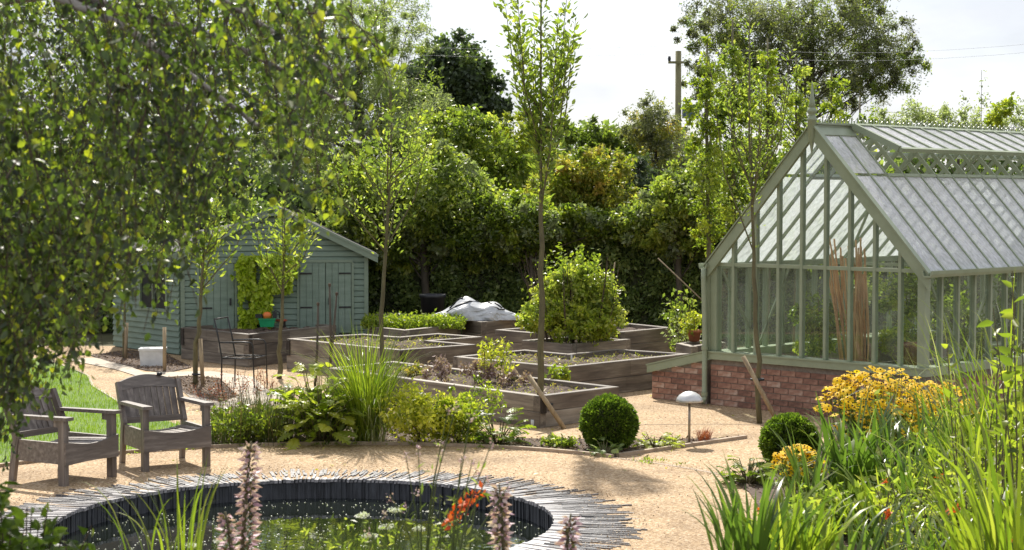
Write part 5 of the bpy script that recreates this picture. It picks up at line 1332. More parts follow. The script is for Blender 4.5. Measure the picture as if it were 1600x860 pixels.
def jagged(px, py, n, h, rad, label, mat='leaf_green', L=.2, name='acanthus_plant', z0=0.0, parts=True, tint0=.5, Wd=.5):
    """plant with big lobed leaves on stalks, every leaf its own part"""
    b = G(px, py, z0); r = empty(name, (b.x, b.y, z0), 0, label, 'plant'); protos = []
    for k in range(4):
        vs = [(0, 0, 0)]; fs = []; lobes = 6
        for s in (-1, 1):
            prev = 0
            for i in range(lobes):
                y0 = i / lobes; y1 = (i + .65) / lobes; y2 = (i + 1) / lobes; w = Wd * .5 * math.sin(math.pi * (.12 + .8 * y1)) * random.uniform(.8, 1.1)
                i0 = len(vs); vs += [(s * w * .35, y0, .03), (s * w, y1 + .06, -.02), (s * w * .35 if i < lobes - 1 else 0, y2, .03 - .12 * y2), (0, y0, -.06 * y0), (0, y2, -.16 * y2 * y2)]
                f = [(i0 + 3, i0, i0 + 1, i0 + 2, i0 + 4)] ; fs += [f[0] if s > 0 else f[0][::-1]]
        vs = [(x, y, z - .25 * y * y) for x, y, z in vs]
        me = bpy.data.meshes.new('leaf'); me.from_pydata(vs, [], fs); me.materials.append(MATS[mat])
        at = me.attributes.new('tint', 'FLOAT', 'FACE'); v_ = min(1, max(0, tint0 + random.uniform(-.3, .35)))
        for q in at.data: q.value = v_ + random.uniform(-.06, .06)
        protos.append(me)
    st = MB()
    for i in range(n):
        a = random.uniform(0, 6.283); q = math.sqrt(random.random()) * rad; z = h * (random.uniform(.15, 1) if q < rad * .7 else random.uniform(.1, .6))
        p = Vector((math.cos(a) * q, math.sin(a) * q, z)); st.tube([(p.x * .25, p.y * .25, 0), (p.x * .7, p.y * .7, z * .7), p], [.006, .005, .003], 4, cap=False)
        o = link('leaf', random.choice(protos), r, p, (random.uniform(-.2, .9), random.uniform(-.5, .5), a - R(90) + random.uniform(-.5, .5))); s = L * random.uniform(.6, 1.2); o.scale = (s, s, s)
    st.build('stalks', 'bark_young', r); return r
jagged(500, 692, 130, .86, .42, 'tall clump of big jagged green leaves behind the pond path', 'leaf_lime', L=.22, Wd=.8, tint0=.7)
bush('leafy_filler', 508, 690, .36, .55, 2200, 'leaf_lime', 'lime green leafy growth filling in among the jagged leaves', 'plant', L=.075, W=.5, clumps=60, cr=.2, tint0=.35)
jagged(455, 690, 40, .6, .22, 'smaller group of jagged leaves by the dark rushes', 'leaf_lime', L=.2, Wd=.8)
rushes(572, 692, 420, 1.22, .13, .013, 'blade_lime', 'tall arching yellow green grass clump left of the golden shrub', .75, 'ornamental_grass', seg=8)
rushes(592, 694, 60, 1.0, .1, .008, 'blade_pale', 'pale thin drooping grass stems at the yellow grass clump', 1.6, 'ornamental_grass', seg=8)
bush('golden_shrub', 655, 694, .42, .62, 3600, 'leaf_gold', 'golden yellow variegated shrub beside the tall grass', L=.05, W=.6, clumps=70, cr=.16, tint0=.6)
bush('golden_shrub', 715, 694, .35, .50, 2400, 'leaf_lime', 'yellow green shrub between the golden shrub and broad leaved plant', L=.05, W=.55, clumps=50, cr=.18, tint0=.7)
bush('wispy_shrub', 742, 676, .40, .62, 800, 'leaf_lime', 'airy stems above the golden shrubs by the long bed', 'shrub', L=.045, clumps=40, cr=.12, fill=0, tint0=.3)
jagged(778, 694, 60, .36, .26, 'low mound of broad glossy green leaves left of the box ball', 'leaf_lime', L=.15, name='broad_leaved_plant', tint0=.25, Wd=1.0)
bush('sedge_tuft', 868, 699, .16, .12, 300, 'leaf_green', 'tiny grey green tuft left of the larger box ball', 'plant', L=.05)
bush('sedge_tuft', 890, 700, .10, .10, 200, 'leaf_lime', 'tiny lime tuft touching the larger box ball', 'plant', L=.04)
def boxball(px, py, rad, label):
    b = G(px, py); r = empty('box_ball', (b.x, b.y + rad * .55, 0), 0, label, 'topiary', 'clipped box balls')
    cz = rad * .88
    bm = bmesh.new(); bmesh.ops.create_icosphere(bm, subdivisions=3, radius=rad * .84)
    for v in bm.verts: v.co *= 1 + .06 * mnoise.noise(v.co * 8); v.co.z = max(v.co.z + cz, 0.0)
    me = bpy.data.meshes.new('dark_core'); bm.to_mesh(me); bm.free(); me.materials.append(MATS['hedge_core']); link('dark_core', me, r)  # dark solid ball added inside to block light through the leaf shell
    n = 15000; d = unit(rng.normal(size=(n, 3))); bump = np.array([mnoise.noise(Vector(x) * 5) for x in d]); rr = rad * (.85 + .13 * rng.uniform(0, 1, n) ** .7 + .07 * bump + (rng.uniform(0, 1, n) < .04) * .05)
    p = d * rr[:, None]; p[:, 2] += cz; ok = p[:, 2] > .01
    leaves('foliage', p[ok], 'leaf_box', .027, .65, -.1, dirs=d[ok], parent=r, tint=np.clip(.35 + bump[ok] * .5 + rng.normal(0, .22, ok.sum()), 0, 1)); return r
boxball(953, 705, .305, 'larger clipped box ball beside the silver garden light')
boxball(1237, 735, .285, 'clipped box ball at the flower border edge among yellow daisies')
jagged(945, 711, 34, .16, .14, 'small scalloped green plant at the foot of the larger box ball', 'leaf_hedge', L=.08, name='small_plant', tint0=.7, Wd=1.1)
jagged(1022, 700, 40, .16, .22, 'low spreading green leaves between box ball and garden light', 'leaf_green', L=.11, name='small_plant', tint0=.6, Wd=.9)
jagged(1052, 697, 12, .12, .1, 'tiny lime leaved plant at the foot of the garden light', 'leaf_lime', L=.09, name='small_plant', tint0=.9, Wd=.9)
rushes(1100, 691, 140, .17, .07, .006, 'red_twig', 'small tuft of copper red grass right of the garden light', .7, 'red_sedge')
jagged(1167, 757, 60, .26, .17, 'crinkled bright green plant at the border edge left of the box ball', 'leaf_lime', L=.12, name='lettuce_like_plant', tint0=.25, Wd=1.0)

def edge_weeds():
    p = []
    for i in range(70):
        a = R(random.uniform(40, 175)); q = ARC + random.choice((-.05, .07)) + random.gauss(0, .015); c = (PC.x + q * math.cos(a), PC.y + q * math.sin(a))
        for k in range(random.randint(5, 14)): p.append((c[0] + random.gauss(0, .035), c[1] + random.gauss(0, .03), .01))
    d = rng.normal(size=(len(p), 3)); d[:, 2] = abs(d[:, 2]) + .6
    tag(leaves('edge_weeds', p, 'leaf_green', .035, .4, 0, dirs=d), 'tiny weeds sprouting along the path edging', 'weeds', kind='stuff')
    n = 260; x = rng.uniform(-4.5, 4.5, n); y = rng.uniform(16.7, 27, n); d = rng.normal(size=(n, 3)); d[:, 2] *= .15
    o = leaves('fallen_leaves', np.stack([x, y, np.full(n, .014)], 1), 'leaf_rust', .045, .6, 0, dirs=d, flat=6); tag(o, 'yellowed leaves fallen here and there on the path', 'fallen leaves', kind='stuff')
edge_weeds()

# ================================================================== RIGHT HAND BORDER
def daisies(cx, cy, n, w, d, h0, h1, label, px=None, size=.06, stemcol='rush'):
    b = G(cx, cy); r = empty('yellow_coneflower', (b.x, b.y, 0), 0, label, 'flowers'); P_, D_, T_ = [], [], []; st = MB(); eyes = MB()
    for i in range(n):
        x, y = random.uniform(-1, 1), random.uniform(-1, 1)
        if x * x + y * y > 1: continue
        z = h0 + (h1 - h0) * (1 - .35 * x * x - .25 * y * y - .45 * max(0, -y)) * random.uniform(.72, 1.06); x *= w; y *= d
        c = Vector((x, y, z)); tilt = Vector((random.gauss(0, .35), random.gauss(-.35, .35), 1)).normalized(); u = tilt.orthogonal().normalized(); v = tilt.cross(u)
        k = 9; s0 = 1.12 * size * random.uniform(.7, 1.1)
        for j in range(k):
            a = 2 * math.pi * j / k + .2 * random.random(); dd = u * math.cos(a) + v * math.sin(a); P_.append(tuple(c + dd * .008)); D_.append((tuple(dd), tuple(tilt), s0 * .5))
        eyes.tube([c, c + tilt * .010], [.0085, .005], 6)
        if i % 3 == 0: st.tube([(x * .6, y * .6, 0), (x * .9, y * .9, z * .6), c], .003, 4, cap=False)
    pos = np.array(P_); dd = np.array([q[0] for q in D_]); nn = np.array([q[1] for q in D_]); ll = np.array([q[2] for q in D_])[:, None]; sd = np.cross(dd, nn); ww = ll * .34
    V = np.stack([pos, pos + dd * ll * .5 + sd * ww, pos + dd * ll - nn * ll * .15, pos + dd * ll * .5 - sd * ww], 1)
    link('petals', quads_mesh('petals', V, [(0, 1, 2, 3)], np.clip(rng.normal(.5, .25, len(pos)), 0, 1), 'petal_yellow'), r)['kind'] = 'stuff'
    eyes.build('flower_centres', 'eye_brown', r)['kind'] = 'stuff'; st.build('stems', 'rush_stem', r)
    crown('foliage', [(0, 0, h1 * .4, w * .95, d, h1 * .42)], int(900 * w * d / .15), 'leaf_hedge', r, L=.09, W=.4, clumps=50, cr=.25, inner=.1, cut=.01, tint0=.7)
surf('eye_brown', [(0.3, (0.02, 0.010, 0.006)), (0.7, (0.05, 0.025, 0.012))], bump=0)
surf('rush_stem', [(0.3, (0.06, 0.09, 0.02)), (0.7, (0.10, 0.13, 0.03))], bump=0)
daisies(1372, 742, 460, .62, .50, .18, 1.02, 'big drift of yellow coneflowers before the greenhouse', size=.075)
daisies(1462, 735, 260, .42, .40, .25, .86, 'right hand shoulder of yellow coneflowers beside the tall grasses', size=.075)
daisies(1250, 778, 120, .24, .22, .12, .46, 'small group of yellow coneflowers below the right box ball', size=.07)

def strap(px, py, n, h, sp, w, mat, label, bend=.6, name='iris_clump', z0=None, Y=None, cat='plant', seg=8, parts=0, lean=None):
    """clump of sword leaves; the largest leaves are parts of their own"""
    if Y is None: b = G(px, py)
    else: b = P(px, py, Y); b.z = z0 if z0 is not None else max(0, bank_z(Y))
    r = empty(name, tuple(b), 0, label, cat)
    if parts:
        for i in range(parts):
            o = blade_clump('leaf', (0, 0, 0), 1, h * random.uniform(.85, 1.08), sp, w * 1.1, bend, mat, r, seg=seg, hvar=.1, lean=lean)
    blade_clump('leaf_clump', (0, 0, 0), n, h, sp, w, bend, mat, r, seg=seg, lean=lean)
    return r
# middle distance strap leaves (about 14 m out)
strap(1330, 800, 40, 1.02, .20, .046, 'blade_green', 'broad blue green sword leaves in front of the coneflowers', .8, parts=16)
strap(1395, 800, 36, .92, .22, .042, 'blade_green', 'sword leaf clump right of the first, below the coneflowers', .9, parts=12)
strap(1470, 790, 46, 1.0, .24, .038, 'blade_green', 'dense green sword leaves beside the tall variegated grass', .7, parts=10)
strap(1262, 810, 30, .74, .14, .034, 'blade_green', 'small sword leaf clump under the right box ball', .9, parts=6)
strap(1550, 800, 110, 1.6, .3, .018, 'blade_lime', 'tall bright yellow green grass at the right edge', .9, 'tall_grass', parts=6)
strap(1590, 790, 90, 1.95, .3, .018, 'blade_lime', 'tallest lime grass leaning in at the right edge', 1.0, 'tall_grass')
strap(1505, 780, 50, 1.6, .25, .012, 'blade_pale', 'pale arching grass stems over the coneflowers', 1.6, 'tall_grass', seg=10)
strap(1350, 790, 14, 1.15, .2, .012, 'blade_pale', 'few pale bending grass blades left of the coneflowers', 2.0, 'tall_grass', seg=10)
for (px, py, rw, rh, n, mt, t0, lab) in ((1330, 835, .5, .36, 1500, 'leaf_green', .45, 'low leafy undergrowth at the foot of the sword leaves'), (1430, 830, .5, .48, 1700, 'leaf_green', .6, 'leafy undergrowth beneath the coneflowers, with orange flowers near'), (1530, 830, .5, .66, 2200, 'leaf_lime', .4, 'leafy undergrowth under the tall lime grasses'), (1600, 800, .4, .95, 2200, 'leaf_green', .6, 'bushy green growth at the right edge under the yellow shoots'), (1490, 760, .4, .62, 1600, 'leaf_green', .7, 'bushy green growth right of the coneflowers'), (1235, 850, .35, .26, 900, 'leaf_hedge', .8, 'low dark leaves at the border corner by the path')):
    bush('border_undergrowth', px, py, rw, rh, n, mt, lab, 'plant', L=.085, W=.45, clumps=60, cr=.2, tint0=t0, inner=.1)
# nearer: tall leafy stems at the right edge with broad yellow green leaves
def leafy_stems(px, py, Y, n, h, spread, mat, label, L=.11, per=16, W=.45, name='tall_shrub', tint0=.6, z0=None):
    b = P(px, py, Y); z = z0 if z0 is not None else max(0, bank_z(Y)); r = empty(name, (b.x, Y, z), 0, label, 'plant'); m = MB(); pp, dd = [], []
    for i in range(n):
        x, y = random.uniform(-spread, spread), random.uniform(-spread, spread); hh = h * random.uniform(.6, 1); tx = x + random.gauss(0, .08); m.tube([(x * .6, y, 0), (x, y, hh * .5), (tx, y, hh)], [.007, .006, .003], 5, cap=False)
        for k in range(per):
            f = .2 + .8 * k / per; a = k * 2.4 + random.uniform(-.3, .3); pp.append((x * .6 + (tx - x * .6) * f, y, hh * f)); dd.append((math.cos(a), math.sin(a), .45))
    m.build('stem', 'bark_young', r); leaves('foliage', pp, mat, L, W, .1, dirs=dd, parent=r, six=True, tint=np.clip(rng.normal(tint0, .22, len(pp)), 0, 1)); return r
leafy_stems(1588, 700, 11.0, 6, 2.35, .16, 'leaf_lime', 'tall yellow leaved shoots at the right edge before the greenhouse', .11, 18, tint0=.4, z0=0)
leafy_stems(1565, 800, 12.5, 13, 1.7, .32, 'leaf_lime', 'leafy green stems among the grasses at the right edge', .09, 18, z0=0)
leafy_stems(1490, 860, 12.0, 20, .95, .32, 'leaf_green', 'leafy stems below the coneflowers at lower right', .08, 16, z0=0)
leafy_stems(1420, 860, 12.4, 16, .7, .3, 'leaf_lime', 'low lime leaved stems at the lower right', .08, 14, z0=0)
strap(1440, 840, 50, .82, .26, .036, 'blade_green', 'sword leaves in the middle of the border, below the coneflowers', .9, seg=8)
strap(1375, 850, 46, .66, .24, .034, 'blade_lime', 'lighter sword leaves low in the middle of the border', .9, seg=8)
strap(1530, 845, 60, 1.05, .28, .034, 'blade_lime', 'broad lime sword leaves under the tall edge grasses', .8, seg=8)
# crocosmia in the right corner
for (px, Y, n, h, lab, mt) in ((1545, 10.3, 80, 1.05, 'crocosmia blades with orange flowers in the lower right corner', 'blade_lime'), (1470, 10.6, 50, .8, 'crocosmia blades left of the corner clump', 'blade_green'), (1400, 10.2, 40, .7, 'crocosmia blades at the bottom right of the pond', 'blade_green'), (1590, 9.3, 80, 1.15, 'nearest crocosmia blades touching the right edge', 'blade_lime')):
    strap(px, 800, n, h, .26, .026, mt, lab, .8, 'crocosmia', z0=0 if Y > 11 else bank_z(Y), Y=Y, parts=10)
strap(1170, 800, 42, .62, .16, .028, 'blade_green', 'upright sword leaves nearest the path at the bottom', .55, Y=8.6, parts=14)
strap(1235, 800, 42, .60, .18, .026, 'blade_lime', 'bright sword leaves beside the nearest clump at the bottom', .8, Y=8.7, parts=10)
strap(1310, 800, 46, .56, .2, .024, 'blade_green', 'green sword leaves below the daisies at the bottom', .8, Y=8.9, parts=8)
def orange_flower(px, py, Y, s, label):
    b = P(px, py, Y); g0 = max(0, bank_z(Y)); r = empty('orange_crocosmia_flower', (b.x, Y, g0), 0, label, 'flower', 'orange crocosmia flowers'); h = b.z - g0
    MB().tube([(0.03, .02, 0), (.01, 0, h * .6), (0, 0, h)], [.004, .004, .002], 5).build('stem', 'rush_stem', r)
    pp = [(random.gauss(0, s * .3), random.gauss(0, s * .2), h + random.gauss(0, s * .2)) for _ in range(14)]
    leaves('petals', pp, 'petal_orange', s, .5, -.1, parent=r)
for px, py, Y, s, lab in ((1383, 752, 12.6, .03, 'orange flower left among the sword leaves'), (1388, 800, 10.8, .04, 'orange flower low in the middle of the right border'), (1468, 745, 12.2, .035, 'orange flower highest above the green stems'), (1488, 797, 10.4, .05, 'largest orange flower at the lower right'), (1570, 843, 9.6, .045, 'orange flower in the bottom right corner'), (1190, 800, 8.9, .03, 'small orange flower by the nearest sword leaves')):
    orange_flower(px, py, Y, s, lab)
bush('silver_foliage', 1320, 830, .25, .3, 900, 'blade_leaf', 'greyish silver low foliage at the bottom of the border', 'plant', L=.05) if False else None

# ================================================================== FOREGROUND ON THE BANK
def acanthus_spike(px, ytop, Y, label, wpx=36, lean=.0):
    t = P(px, ytop, Y); g0 = bank_z(Y); H = t.z - g0; r = empty('acanthus_spike', (t.x, Y, g0), 0, label, 'flower spike', 'purple hooded flower spikes'); rad = wpx / FPX * Y * .5
    MB().tube([(lean, 0, 0), (lean * .5, 0, H * .5), (0, 0, H)], [.011, .010, .004], 8).build('stem', 'bark_young', r)
    fl = min(.52, H * .8); k = int(fl / .021); P_, D_, B_, E_ = [], [], [], []
    for i in range(k):
        z = H - fl + fl * i / k; f = 1 - .55 * (i / k) ** 3
        for j in range(4):
            a = j * math.pi / 2 + (i % 2) * .785 + random.uniform(-.15, .15); c, s = math.cos(a), math.sin(a); x0 = lean * .5 * (1 - z / H)
            for q in range(2):
                P_.append((x0 + c * rad * .35 * f, s * rad * .35 * f, z + q * .006)); D_.append((c * f, s * f, .25 - .3 * q))
            B_.append((x0 + c * rad * .1, s * rad * .1, z - .012)); E_.append((c, s, .9))
    leaves('petals', P_, 'petal_mauve', rad * .95, .42, .2, dirs=np.array(D_) * 4, parent=r, lvar=.2)
    leaves('bracts', B_, 'bract_purple', rad * .75, .55, .1, dirs=np.array(E_) * 3, parent=r, lvar=.3)
acanthus_spike(392, 690, 8.2, 'tall purple pink acanthus spike before the pond, left of centre', 33, -.06)
acanthus_spike(780, 757, 7.8, 'purple acanthus spike at the bottom centre over the water', 34, .03)
acanthus_spike(892, 803, 7.6, 'short pink tipped acanthus spike right of the central one', 34, -.04)
acanthus_spike(352, 800, 7.9, 'lower acanthus spike leaning left beside the tall one', 30, .05)
# wispy verbena stems
def verbena(px, Y, stems, lab, mat='petal_mauve'):
    b = P(px, 800, Y); g0 = bank_z(Y); r = empty('verbena', (b.x, Y, g0), 0, lab, 'flowers', 'wispy purple stems before the pond'); m = MB(); pp, ll = [], []
    for (sx, sy) in stems:
        t = P(sx, sy, Y) - Vector((b.x, Y, g0)); t.y = random.uniform(-.1, .1); m.tube([(0, 0, 0), (t.x * .4, t.y * .4, t.z * .6), t], [.0035, .003, .0018], 5, cap=False)
        pp += [(t.x + random.gauss(0, .008), t.y, t.z + random.uniform(-.035, .01)) for _ in range(16)]
        for k in range(5):
            f = random.uniform(.25, .9); ll.append((t.x * (.4 * f / .6 if f < .6 else .4 + .6 * (f - .6) / .4) + random.gauss(0, .01), 0, t.z * f))
    m.build('stem', 'rush_stem', r); leaves('florets', pp, mat, .011, .7, 0, parent=r)['kind'] = 'stuff'; leaves('foliage', ll, 'leaf_green', .045, .22, -.2, parent=r)
verbena(660, 7.4, [(652, 705), (633, 712), (700, 640), (715, 625), (690, 690), (610, 770), (745, 735)], 'thin purple flowered stems rising before the far pond edge')
verbena(700, 7.0, [(722, 712), (738, 720), (760, 745), (770, 690), (795, 760), (735, 650)], 'airy stems right of centre before the pond')
verbena(610, 7.6, [(600, 800), (630, 790), (575, 830), (650, 770)], 'low airy stems with mauve tips over the water')
def fern_leaf_stems(px, Y, w, h, n, lab, mat='leaf_green'):
    b = P(px, 800, Y); g0 = bank_z(Y); r = empty('feathery_plant', (b.x, Y, g0), 0, lab, 'plant'); m = MB(); pp = []
    for i in range(n):
        x = random.uniform(-w, w); hh = h * random.uniform(.6, 1); m.tube([(x * .5, 0, 0), (x, 0, hh)], [.003, .002], 4, cap=False)
        for k in range(26): f = random.uniform(.4, 1); pp.append((x * (.5 + .5 * f) + random.gauss(0, .03), random.gauss(0, .03), hh * f))
    m.build('stem', 'rush_stem', r); leaves('foliage', pp, mat, .035, .25, 0, parent=r)
fern_leaf_stems(545, 7.9, .22, .32, 6, 'feathery green foliage at the bottom centre left')
fern_leaf_stems(690, 7.6, .07, .42, 5, 'feathery green foliage under the orange flower')
def red_flower():
    Y = 7.3; b = P(725, 800, Y); g0 = bank_z(Y); r = empty('orange_red_flower', (b.x, Y, g0), 0, 'blurred orange red flower cluster at the bottom centre', 'flower'); t = b.z - g0
    for (sx, sy, n) in ((728, 790, 34), (712, 805, 22), (745, 775, 16), (700, 815, 12)):
        q = P(sx, sy, Y) - Vector((b.x, Y, g0)); MB().tube([(0, 0, 0), (q.x * .5, 0, q.z * .6), q], .003, 5).build('stem', 'rush_stem', r)
        leaves('petals', [(q.x + random.gauss(0, .014), random.gauss(0, .012), q.z + random.gauss(0, .014)) for _ in range(n)], 'petal_orange', .032, .5, 0, parent=r)
red_flower()
def umbels():
    Y = 8.4
    for i, (px, py, w) in enumerate(((566, 806, 24), (617, 798, 22), (604, 824, 26), (577, 838, 22), (655, 826, 18), (300, 853, 26), (345, 846, 20))):
        b = P(px, py, Y); g0 = bank_z(Y); r = empty('white_flower', (b.x, Y, g0), 0, ('flat white flower head, leftmost of the pair over the far water', 'flat white flower head near the centre of the pond', 'widest white flower head below the central pair', 'white flower head lowest at bottom centre', 'small white flower head beside the orange flower', 'white flower head at the bottom left by the yellow blades', 'small white flower head next to the tall acanthus spike')[i], 'flower', 'flat white flower heads'); h = b.z - g0; rad = w / 2 / FPX * Y
        MB().tube([(.02, 0, 0), (0, 0, h)], .0025, 5).build('stem', 'rush_stem', r)
        a = rng.uniform(0, 6.283, 90); q = np.sqrt(rng.uniform(0, 1, 90)) * rad
        leaves('florets', np.stack([q * np.cos(a), q * np.sin(a), h + rng.uniform(-.004, .006, 90)], 1), 'petal_white', .012, .9, 0, parent=r, flat=3)
umbels()
# blades lower left
strap(285, 860, 12, .60, .16, .012, 'blade_lime', 'thin yellow green blades at the bottom left over the water', .7, 'thin_grass', Y=8.0, parts=6)
strap(235, 860, 8, .56, .14, .012, 'blade_lime', 'sparse yellowing blades left of the tall acanthus spike', 1.2, 'thin_grass', Y=8.3, parts=4)
# dark leaves bottom left corner
def corner_bush():
    Y = 6.6; b = P(20, 860, Y); g0 = bank_z(Y); r = empty('corner_shrub', (b.x, Y, g0), 0, 'dark green leafy shrub in the bottom left corner', 'shrub'); m = MB(); pp, dd = [], []
    k = Y / FPX; H = b.z - g0
    for i in range(34):
        sx = random.uniform(-50, 115); sy = random.uniform(0, 100) * (1 - max(0, sx) / 170); 
        if sx > 60: sy = min(sy, 45)
        e = Vector((sx * k, random.uniform(-.25, .2), H + sy * k * .9)); m.tube([(e.x * .3, e.y * .4, 0), (e.x * .7, e.y, e.z * .6), e], [.005, .004, .002], 5, cap=False)
        for q in range(13): f = random.uniform(.5, 1); pp.append((e.x * (.4 + .6 * f) + random.gauss(0, .02), e.y + random.gauss(0, .03), e.z * f)); dd.append((random.gauss(0, 1), random.gauss(0, 1), .3))
    for i in range(5):   # a few nearer shoots rising at the very left
        e = Vector((random.uniform(-45, 8) * k, -.1, H + random.uniform(80, 125) * k)); m.tube([(e.x * .5, 0, 0), e], [.005, .002], 5, cap=False)
        for q in range(12): f = random.uniform(.7, 1); pp.append((e.x * (.5 + .5 * f) + random.gauss(0, .015), e.y * f, e.z * f)); dd.append((random.gauss(0, 1), random.gauss(0, 1), .3))
    m.build('stem', 'twig', r); leaves('foliage', pp, 'leaf_box', .062, .55, .1, dirs=dd, parent=r, six=True)
corner_bush()

# ================================================================== WEEPING BIRCH
def birch():
    bx, by = -3.4, 7.3; g0 = bank_z(by); r = empty('weeping_birch', (bx, by, g0), 0, 'weeping birch whose leafy strands veil the upper left', 'tree'); O = Vector((bx, by, g0))
    tr = MB(); tr.tube([(0, 0, 0), (.05, .02, 1.2), (.12, 0, 2.4), (.3, -.03, 3.6), (.55, -.05, 4.6)], [.13, .11, .09, .06, .03], 12)
    pos, dr, tn = [], [], []; tw = MB()
    def depth(px): return random.uniform(5.9, 9.2)
    # limit of the foliage: lowest y at each x, as the outline of the tree
    prof = [(-120, 640), (-40, 640), (30, 615), (70, 600), (110, 550), (150, 490), (195, 465), (235, 415), (290, 375), (330, 340), (360, 305), (420, 262), (470, 295), (505, 325), (535, 300), (550, 230), (575, 120), (600, 60)]
    def low(px):
        for (a, ya), (b_, yb) in zip(prof[:-1], prof[1:]):
            if a <= px <= b_: return ya + (yb - ya) * (px - a) / (b_ - a)
        return 60
    limbs_ = []
    for i in range(11):   # arching limbs
        Y = random.uniform(6.1, 9.0); x_end = random.uniform(150, 560); ye = random.uniform(-190, -20) if i > 2 else random.uniform(60, 200); e = P(x_end, ye, Y) - O
        s = Vector((.15, 0, 2.2 + .2 * (i % 6))); m = s.lerp(e, .5) + Vector((0, 0, .45)); tr.tube([s, s.lerp(m, .55) + Vector((0, 0, .1)), m, m.lerp(e, .55) + Vector((0, 0, .08)), e], [.045, .035, .026, .016, .007], 8, cap=False)
    ns = 590
    bunches = []
    for i in range(125):
        bpx = random.uniform(-110, 520) if random.random() < .74 else random.uniform(-110, 230)
        lim = low(bpx + random.gauss(0, 22)) + random.gauss(0, 30)
        bunches.append((bpx, depth(bpx), lim if random.random() < .38 else (random.uniform(-20, max(10, lim)) if random.random() < .5 else max(10, lim) * random.random() ** .6), random.gauss(0, .16), random.uniform(5, 17)))
    for i in range(ns):
        bpx, bY, by_, bt, bs = random.choice(bunches)
        px = bpx + random.gauss(0, bs); Y = bY + random.gauss(0, .12); y_end = by_ + random.gauss(0, 34) - abs(px - bpx) * .8
        # strands in the right part hang in a looser curtain
        if px > 330 and random.random() < .22: continue
        if 20 < px < 75 and y_end < 130 and random.random() < .7: continue
        ln = random.uniform(.35, 1.15); e = P(px, y_end, Y) - O; s = e + Vector((random.gauss(-.1, .2), random.gauss(0, .12), ln)); m = s.lerp(e, .45) + Vector((random.gauss(.03, .075), random.gauss(0, .05), .03))
        tw.tube([s, m, e], [.003, .0022, .0014], 4, cap=False)
        k = int(ln / .021)
        ct = bt + random.gauss(0, .08)
        for j in range(k):
            f = 2 * (j + random.random()) / k; q = s.lerp(m, f) if f < 1 else m.lerp(e, f - 1); a = j * 2.4 + random.uniform(-.6, .6)
            pos.append((q.x + random.gauss(0, .026), q.y + random.gauss(0, .026), q.z + random.gauss(0, .01))); dr.append((math.cos(a), math.sin(a), random.gauss(-.85, .45))); tn.append(.40 + ct + random.gauss(0, .2) + (.4 if random.random() < .022 else 0))
    # a stray spray reaching right across the sky line
    for (x0, y0, x1, y1) in ((470, 20, 600, 70), (500, 60, 632, 100), (480, 300, 530, 325), (455, 345, 478, 350)):
        Y = 6.6; s = P(x0, y0, Y) - O; e = P(x1, y1, Y) - O; m = s.lerp(e, .5) + Vector((0, 0, .05)); tw.tube([s, m, e], [.004, .003, .0015], 4, cap=False)
        for j in range(40):
            f = random.random(); q = s.lerp(e, f) + Vector((random.gauss(0, .02), random.gauss(0, .02), .05 * math.sin(3.14 * f) - abs(random.gauss(0, .04)))); pos.append(tuple(q)); dr.append((random.gauss(0, .5), random.gauss(0, .5), -.9)); tn.append(random.uniform(.6, 1))
    leaves('crown', pos, 'leaf_birch', .035, .64, .15, dirs=dr, parent=r, six=True, tint=np.clip(np.array(tn), 0, 1), lvar=.42)
    tw.build('twigs', 'twig', r); tr.build('trunk', 'bark_birch', r)
birch()

# ================================================================== HEDGE AND BACKGROUND TREES
def hedge(p0, p1, H, thick, n, mat, label, L=.07, core=True, topvar=.25, tint0=.45):
    p0, p1 = Vector(p0), Vector(p1); d = p1 - p0; L_ = d.length; ang = math.atan2(d.y, d.x); r = empty('hedge', (p0.x, p0.y, 0), ang, label, 'hedge')
    topz = lambda x: H * (1 + topvar * mnoise.noise(Vector((x * .45, 3, 0))) * .5)
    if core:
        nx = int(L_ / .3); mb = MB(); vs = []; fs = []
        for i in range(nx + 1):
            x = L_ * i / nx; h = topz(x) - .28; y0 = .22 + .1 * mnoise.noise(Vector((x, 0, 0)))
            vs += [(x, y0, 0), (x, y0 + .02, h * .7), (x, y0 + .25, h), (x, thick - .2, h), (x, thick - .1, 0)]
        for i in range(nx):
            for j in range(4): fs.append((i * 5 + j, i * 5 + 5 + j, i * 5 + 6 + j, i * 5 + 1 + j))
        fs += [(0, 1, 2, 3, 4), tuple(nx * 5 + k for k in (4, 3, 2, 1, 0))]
        o = mb.add(vs, fs, False).build('dark_core', 'hedge_core', r); fix_normals(o)  # solid dark filling, added so that no light passes between the leaves
    x = rng.uniform(0, L_, n); top = np.array([topz(a) for a in x]); u = rng.uniform(0, 1, n); face = u < .8
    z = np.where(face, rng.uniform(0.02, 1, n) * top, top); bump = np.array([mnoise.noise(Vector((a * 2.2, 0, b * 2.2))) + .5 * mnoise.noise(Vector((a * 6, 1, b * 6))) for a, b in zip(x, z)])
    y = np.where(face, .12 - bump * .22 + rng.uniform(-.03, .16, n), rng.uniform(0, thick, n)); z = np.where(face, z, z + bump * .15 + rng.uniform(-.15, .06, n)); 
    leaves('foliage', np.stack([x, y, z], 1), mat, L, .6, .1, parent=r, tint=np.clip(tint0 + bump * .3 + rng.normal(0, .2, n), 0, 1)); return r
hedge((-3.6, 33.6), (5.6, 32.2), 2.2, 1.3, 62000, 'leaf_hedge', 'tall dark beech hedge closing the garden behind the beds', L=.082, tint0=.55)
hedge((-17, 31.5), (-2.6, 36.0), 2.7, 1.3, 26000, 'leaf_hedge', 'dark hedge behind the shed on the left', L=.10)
hedge((5.2, 33), (18, 34), 2.9, 1.3, 22000, 'leaf_hedge', 'dark hedge behind the greenhouse', L=.09)

